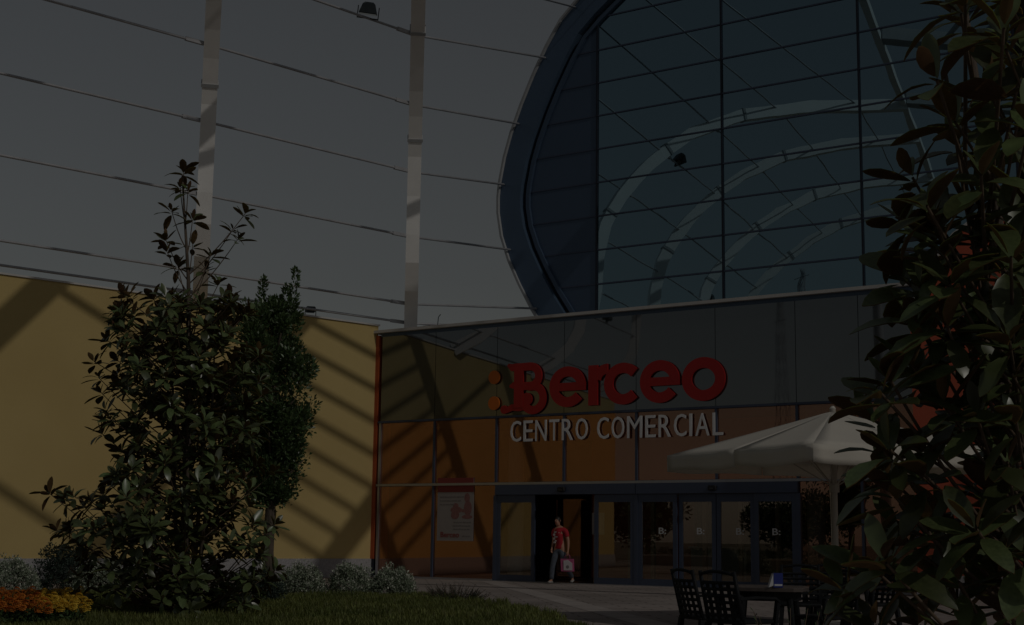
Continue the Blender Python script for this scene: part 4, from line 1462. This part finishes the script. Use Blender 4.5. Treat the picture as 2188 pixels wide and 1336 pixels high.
# local frame: faces -Y, +X to the right as seen from the front
J = {}
J['pelvis'] = (0, 0, .98); J['waist'] = (0, 0, 1.12); J['chest'] = (-.01, -.01, 1.34); J['neckb'] = (-.015, -.01, 1.50)
J['neck'] = (-.025, -.03, 1.57); J['jaw'] = (-.045, -.065, 1.645); J['head'] = (-.045, -.055, 1.72); J['crown'] = (-.04, -.04, 1.79)
V, E_, Rr = [], [], []
def jv(p, r, link=None):
    V.append(tuple(p)); Rr.append(r)
    if link is not None:
        E_.append((link, len(V) - 1))
    return len(V) - 1
p0 = jv(J['pelvis'], (.155, .115)); w0 = jv(J['waist'], (.145, .10), p0); c0 = jv(J['chest'], (.165, .11), w0); nb0 = jv(J['neckb'], (.09, .075), c0)
nk = jv(J['neck'], .055, nb0); jw = jv(J['jaw'], (.068, .075), nk); hd = jv(J['head'], (.078, .092), jw); cn = jv(J['crown'], (.058, .065), hd)
nose = jv((-.055, -.165, 1.70), .012, hd)
def arm(sx, pts):
    s_ = jv(pts[0], .062, nb0); e_ = jv(pts[1], .046, s_); f_ = jv(pts[2], .036, e_); wr = jv(pts[3], .026, f_)
    return wr
# his left arm hangs straight and carries the bag
wl_ = arm(1, [(.20, .0, 1.44), (.265, .02, 1.17), (.285, 0, 1.02), (.295, -.03, .90)])
wr_ = arm(-1, [(-.21, .01, 1.44), (-.25, .06, 1.18), (-.24, .0, 1.05), (-.21, -.08, .97)])
def hand(wr, p, dn, side):
    p = Vector(p); dn = Vector(dn).normalized()
    ax = Vector((0, 1, 0)) if abs(dn.y) < .8 else Vector((1, 0, 0))
    out = dn.cross(ax).normalized()
    pm = jv(p + dn * .055, (.030, .018), wr)
    for k, (o_, l_) in enumerate(((-.030, .062), (-.010, .074), (.010, .070), (.030, .054))):
        a = jv(p + dn * .095 + ax * o_, .0105, pm)
        b = jv(p + dn * (.095 + l_ * .55) + ax * o_ + out * (.012 * side), .009, a)
        jv(p + dn * (.095 + l_ * .80) + ax * o_ + out * (.034 * side), .008, b)
    th = jv(p + dn * .045 - ax * .040, .011, pm)
    jv(p + dn * .085 - ax * .052 + out * (.02 * side), .009, th)
hand(wl_, (.295, -.03, .90), (.0, -.05, -1), -1)
hand(wr_, (-.21, -.08, .97), (.1, -.3, -1), 1)
def leg(pts, rs):
    last = p0
    for q, r in zip(pts, rs):
        last = jv(q, r, last)
    return last
# his right leg forward, left leg trailing
RL = [(-.10, -.01, .90), (-.12, -.16, .52), (-.12, -.20, .30), (-.115, -.22, .09), (-.125, -.34, .045)]
LL = [(.10, .01, .90), (.125, .01, .52), (.155, .21, .34), (.175, .38, .15), (.185, .31, .05)]
leg(RL, [.092, .062, .055, .038, .032]); leg(LL, [.092, .062, .055, .038, .032])
body = child_mesh('body', skin_mesh('body', V, E_, Rr, M['skin'], 2, p0), pe)
# shirt
V, E_, Rr = [], [], []
a0 = jv((0, 0, .93), (.178, .140)); a1 = jv((0, 0, 1.12), (.165, .122), a0); a2 = jv((-.01, -.01, 1.34), (.185, .130), a1); a3 = jv((-.015, -.01, 1.49), (.118, .092), a2)
for s_, q1, q2 in ((1, (.205, 0, 1.435), (.245, .015, 1.25)), (-1, (-.215, .01, 1.435), (-.24, .045, 1.25))):
    k1 = jv(q1, .078, a3); jv(q2, .070, k1)
sh_ = child_mesh('shirt', skin_mesh('shirt', V, E_, Rr, M['shirt'], 2, a1), pe)
for k, (x, z, sx, sz) in enumerate(((-.03, 1.40, .075, .022), (.02, 1.385, .06, .016), (-.095, 1.33, .035, .040), (-.03, 1.27, .06, .018), (-.10, 1.22, .022, .035), (-.085, 1.12, .03, .028), (-.05, 1.16, .02, .02))):
    mb = MB(); mb.prism_y([(x + sx * math.cos(t * PI / 6), z + sz * math.sin(t * PI / 6) * (1 if t % 2 else .8)) for t in range(12)], -.152 + .02 * abs(x) * 4 * 0, -.11)
    child_mesh('shirt_print', mb.mesh('shirt_print', M['shirtprint']), sh_)
# jeans
V, E_, Rr = [], [], []
j0 = jv((0, 0, .985), (.162, .125)); j1 = jv((0, 0, .90), (.165, .13), j0)
for L_ in (RL, LL):
    last = j1
    for q, r in zip(L_[:4], (.108, .082, .075, .066)):
        last = jv(q, r, last)
child_mesh('jeans', skin_mesh('jeans', V, E_, Rr, M['jeans'], 2, j0), pe)
for L_, pitch_ in ((RL, 0), (LL, .5)):
    V, E_, Rr = [], [], []
    an = Vector(L_[3]); to_ = Vector(L_[4])
    k0 = jv(an + Vector((0, .05, -.045 + (.0 if pitch_ == 0 else -.01))), (.040, .036)); k1 = jv(an.lerp(to_, .5) + Vector((0, 0, -.025)), (.044, .036), k0); jv(to_ + Vector((0, -.03, -.005)), (.040, .030), k1)
    child_mesh('shoe', skin_mesh('shoe', V, E_, Rr, M['shoe'], 2, 1), pe)
# hair cap: upper and rear part of a head-sized shell
mb = MB()
nu, nv = 14, 9
for i in range(nv + 1):
    th = PI * .62 * i / nv
    for k in range(nu):
        a = 2 * PI * k / nu
        fr = max(0.0, -math.sin(a))          # forehead side
        t2_ = th * (1 - .48 * fr)
        r_ = 1.0 + .03 * math.sin(5 * a + 3 * i)
        mb.v.append((-.043 + .088 * r_ * math.sin(t2_) * math.cos(a), -.045 + .104 * r_ * math.sin(t2_) * math.sin(a), 1.715 + .118 * r_ * math.cos(t2_)))
for i in range(nv):
    for k in range(nu):
        l = (k + 1) % nu
        mb.f.append((i * nu + k, i * nu + l, (i + 1) * nu + l, (i + 1) * nu + k)); mb.m.append(0)
child_mesh('hair', mb.mesh('hair', M['hair'], True), pe)
for sx in (-1, 1):
    mb = MB(); mb.tube([(-.047 + sx * .03, -.136, 1.728), (-.047 + sx * .03, -.146, 1.728)], .011, 8)
    child_mesh('eye', mb.mesh('eye', M['hair']), pe)
    mb = MB(); mb.tube([(-.045 + sx * .078, -.05, 1.685), (-.045 + sx * .092, -.045, 1.715), (-.045 + sx * .085, -.04, 1.735)], [.010, .014, .010], 6)
    child_mesh('ear', mb.mesh('ear', M['skin'], True), pe)
mb = MB(); mb.tube([(-.075, -.136, 1.655), (-.045, -.144, 1.653), (-.018, -.136, 1.655)], .006, 6)
child_mesh('mouth', mb.mesh('mouth', M['shirt'], True), pe)
th_ = -.05
pe.rotation_euler = (0, 0, th_)
hand_w = Matrix.Rotation(th_, 4, 'Z') @ Vector((.295, -.035, .80))
bp_ = Vector((6.98, -.30, 0)) + hand_w
bag = thing('shopping_bag', 'pink and white paper shopping bag carried in the hand', 'bag', (bp_.x, bp_.y, .34))
mb = MB()
zz0, zz1 = .0, .34
vs = [(-.17, -.07, zz0), (.17, -.07, zz0), (.17, .07, zz0), (-.17, .07, zz0), (-.19, -.055, zz1), (.16, -.055, zz1), (.16, .055, zz1), (-.19, .055, zz1)]
mb.add(vs, [(0, 3, 2, 1), (0, 1, 5, 4), (1, 2, 6, 5), (2, 3, 7, 6), (3, 0, 4, 7)])
o = child_mesh('bag_body', mb.mesh('bag_body', M['bagpink']), bag)
mb = MB(); mb.add([(-.09, -.0735, .03), (.16, -.0735, .03), (.152, -.0615, .26), (.02, -.061, .325), (-.10, -.064, .30)], [(0, 1, 2, 3, 4)])
mb2 = MB(); mb2.prism_y([(-.09, .03), (.155, .03), (.15, .22), (.02, .31), (-.10, .29)], -.078, -.056)
child_mesh('bag_print', mb2.mesh('bag_print', M['bagwhite']), o)
mb = MB(); mb.prism_y([(.02 + .045 * math.cos(t * PI / 8), .12 + .045 * math.sin(t * PI / 8)) for t in range(16)], -.0805, -.0785)
child_mesh('bag_print', mb.mesh('bag_print', M['postergrey']), o)
for y in (-.058, .058):
    mb = MB(); mb.tube([(-.09, y, .33), (-.06, y * .5, .43), (0, 0, .475), (.05, y * .5, .43), (.07, y, .33)], .006, 6)
    child_mesh('handle', mb.mesh('handle', M['bagpink'], True), bag)
bag.rotation_euler = (0, 0, .25)

# ------------------------------------------------------------------ things seen only as reflections in the glass
def far_tree(x, y, h, r, lab, seed):
    rnd = random.Random(seed)
    t = thing('plaza_tree', lab, 'tree', (x, y, 0), 'trees beyond the plaza')
    b = Vector((x, y, 0))
    tb_ = MB(); tb_.tube([b, b + Vector((.1, 0, h * .45)), b + Vector((0, .1, h * .8))], [.2, .15, .05], 9)
    for k in range(7):
        a = k * 2.4
        tb_.tube([b + Vector((0, 0, h * (.35 + .05 * k))), b + Vector((math.cos(a) * r * .6, math.sin(a) * r * .6, h * (.55 + .05 * k)))], [.07, .02], 6)
    obj('trunk', tb_, M['bark'], t)
    cr = MB()
    for k in range(70):
        d = Vector((rnd.gauss(0, 1), rnd.gauss(0, 1), rnd.gauss(0, 1))).normalized()
        c = b + Vector((0, 0, h * .62)) + Vector((d.x * r, d.y * r, d.z * h * .36)) * rnd.random() ** .4
        small_leaves(cr, c, r * .3, 60, .28, rnd, .2)
    stuff(obj('crown', cr, M['leaf_far'], t, fix=False))
far_tree(-13, -40, 4.2, 1.8, 'broad tree beyond the end of the orange wall', 1)
far_tree(-6, -44, 3.8, 1.9, 'round tree left of the camera beyond the plaza', 2)
far_tree(-18, -50, 4.8, 2.2, 'tall tree far beyond the orange wall', 3)
far_tree(2, -51, 4.0, 2.0, 'round tree behind the camera beyond the plaza', 4)
far_tree(-10, -60, 5.0, 2.4, 'tallest tree beyond the far edge of the plaza', 5)
def planter(x, y, ln, rz, lab):
    t = thing('planter_wall', lab, 'planter', (x, y, 0), 'low planters across the plaza')
    for nm, bx, mm in (('wall', (-ln / 2, ln / 2, -.6, .6, 0, .45), 'column'), ('cap', (-ln / 2 - .05, ln / 2 + .05, -.65, .65, .452, .52), 'coping')):
        mb = MB(); mb.box(*bx)
        o = child_mesh(nm, mb.mesh(nm, M[mm]), t)
    rnd = random.Random(int(x * 10))
    mb = MB()
    for k in range(60):
        small_leaves(mb, Vector((rnd.uniform(-ln / 2, ln / 2), rnd.uniform(-.4, .4), .62)), .22, 30, .10, rnd, .4)
    stuff(child_mesh('planting', mb.mesh('planting', M['leaf_far'], fix=False), t))
    t.rotation_euler = (0, 0, rz)
planter(3.5, -22, 5.0, .3, 'low stone planter left of the lawn outside the picture')
planter(-4.5, -30, 6.0, .2, 'low stone planter by the far end of the orange wall')
# lattice pylon far behind the camera
d_ = R_ * (1715 - 1094) - U_ * (575 - 681) + F_ * 3051
hit = CAM + d_ * ((GY - CAM.y) / d_.y)
rd = Vector((d_.x, -d_.y, d_.z)).normalized()
pt = hit + rd * 230
py_ = Vector((pt.x, pt.y, -.03)); H = pt.z
pl = MB()
def leg_pt(k, f):
    a = PI / 4 + k * PI / 2
    rr = 2.0 * (1 - f) ** 1.1 + .35
    return py_ + Vector((math.cos(a) * rr, math.sin(a) * rr, H * f))
for k in range(4):
    pl.tube([leg_pt(k, i / 8) for i in range(9)], .07, 4)
for i in range(8):
    for k in range(4):
        pl.tube([leg_pt(k, i / 8), leg_pt((k + 1) % 4, (i + 1) / 8)], .04, 4)
        pl.tube([leg_pt(k, (i + 1) / 8), leg_pt((k + 1) % 4, i / 8)], .04, 4)
for f in (.78, .88, .97):
    c = py_ + Vector((0, 0, H * f))
    pl.tube([c - RH * 2.2, c + RH * 2.2], .07, 4)
one('power_pylon', pl, M['tube'], 'steel lattice power pylon far off, mirrored faintly in the glass', 'pylon', loc=tuple(py_))
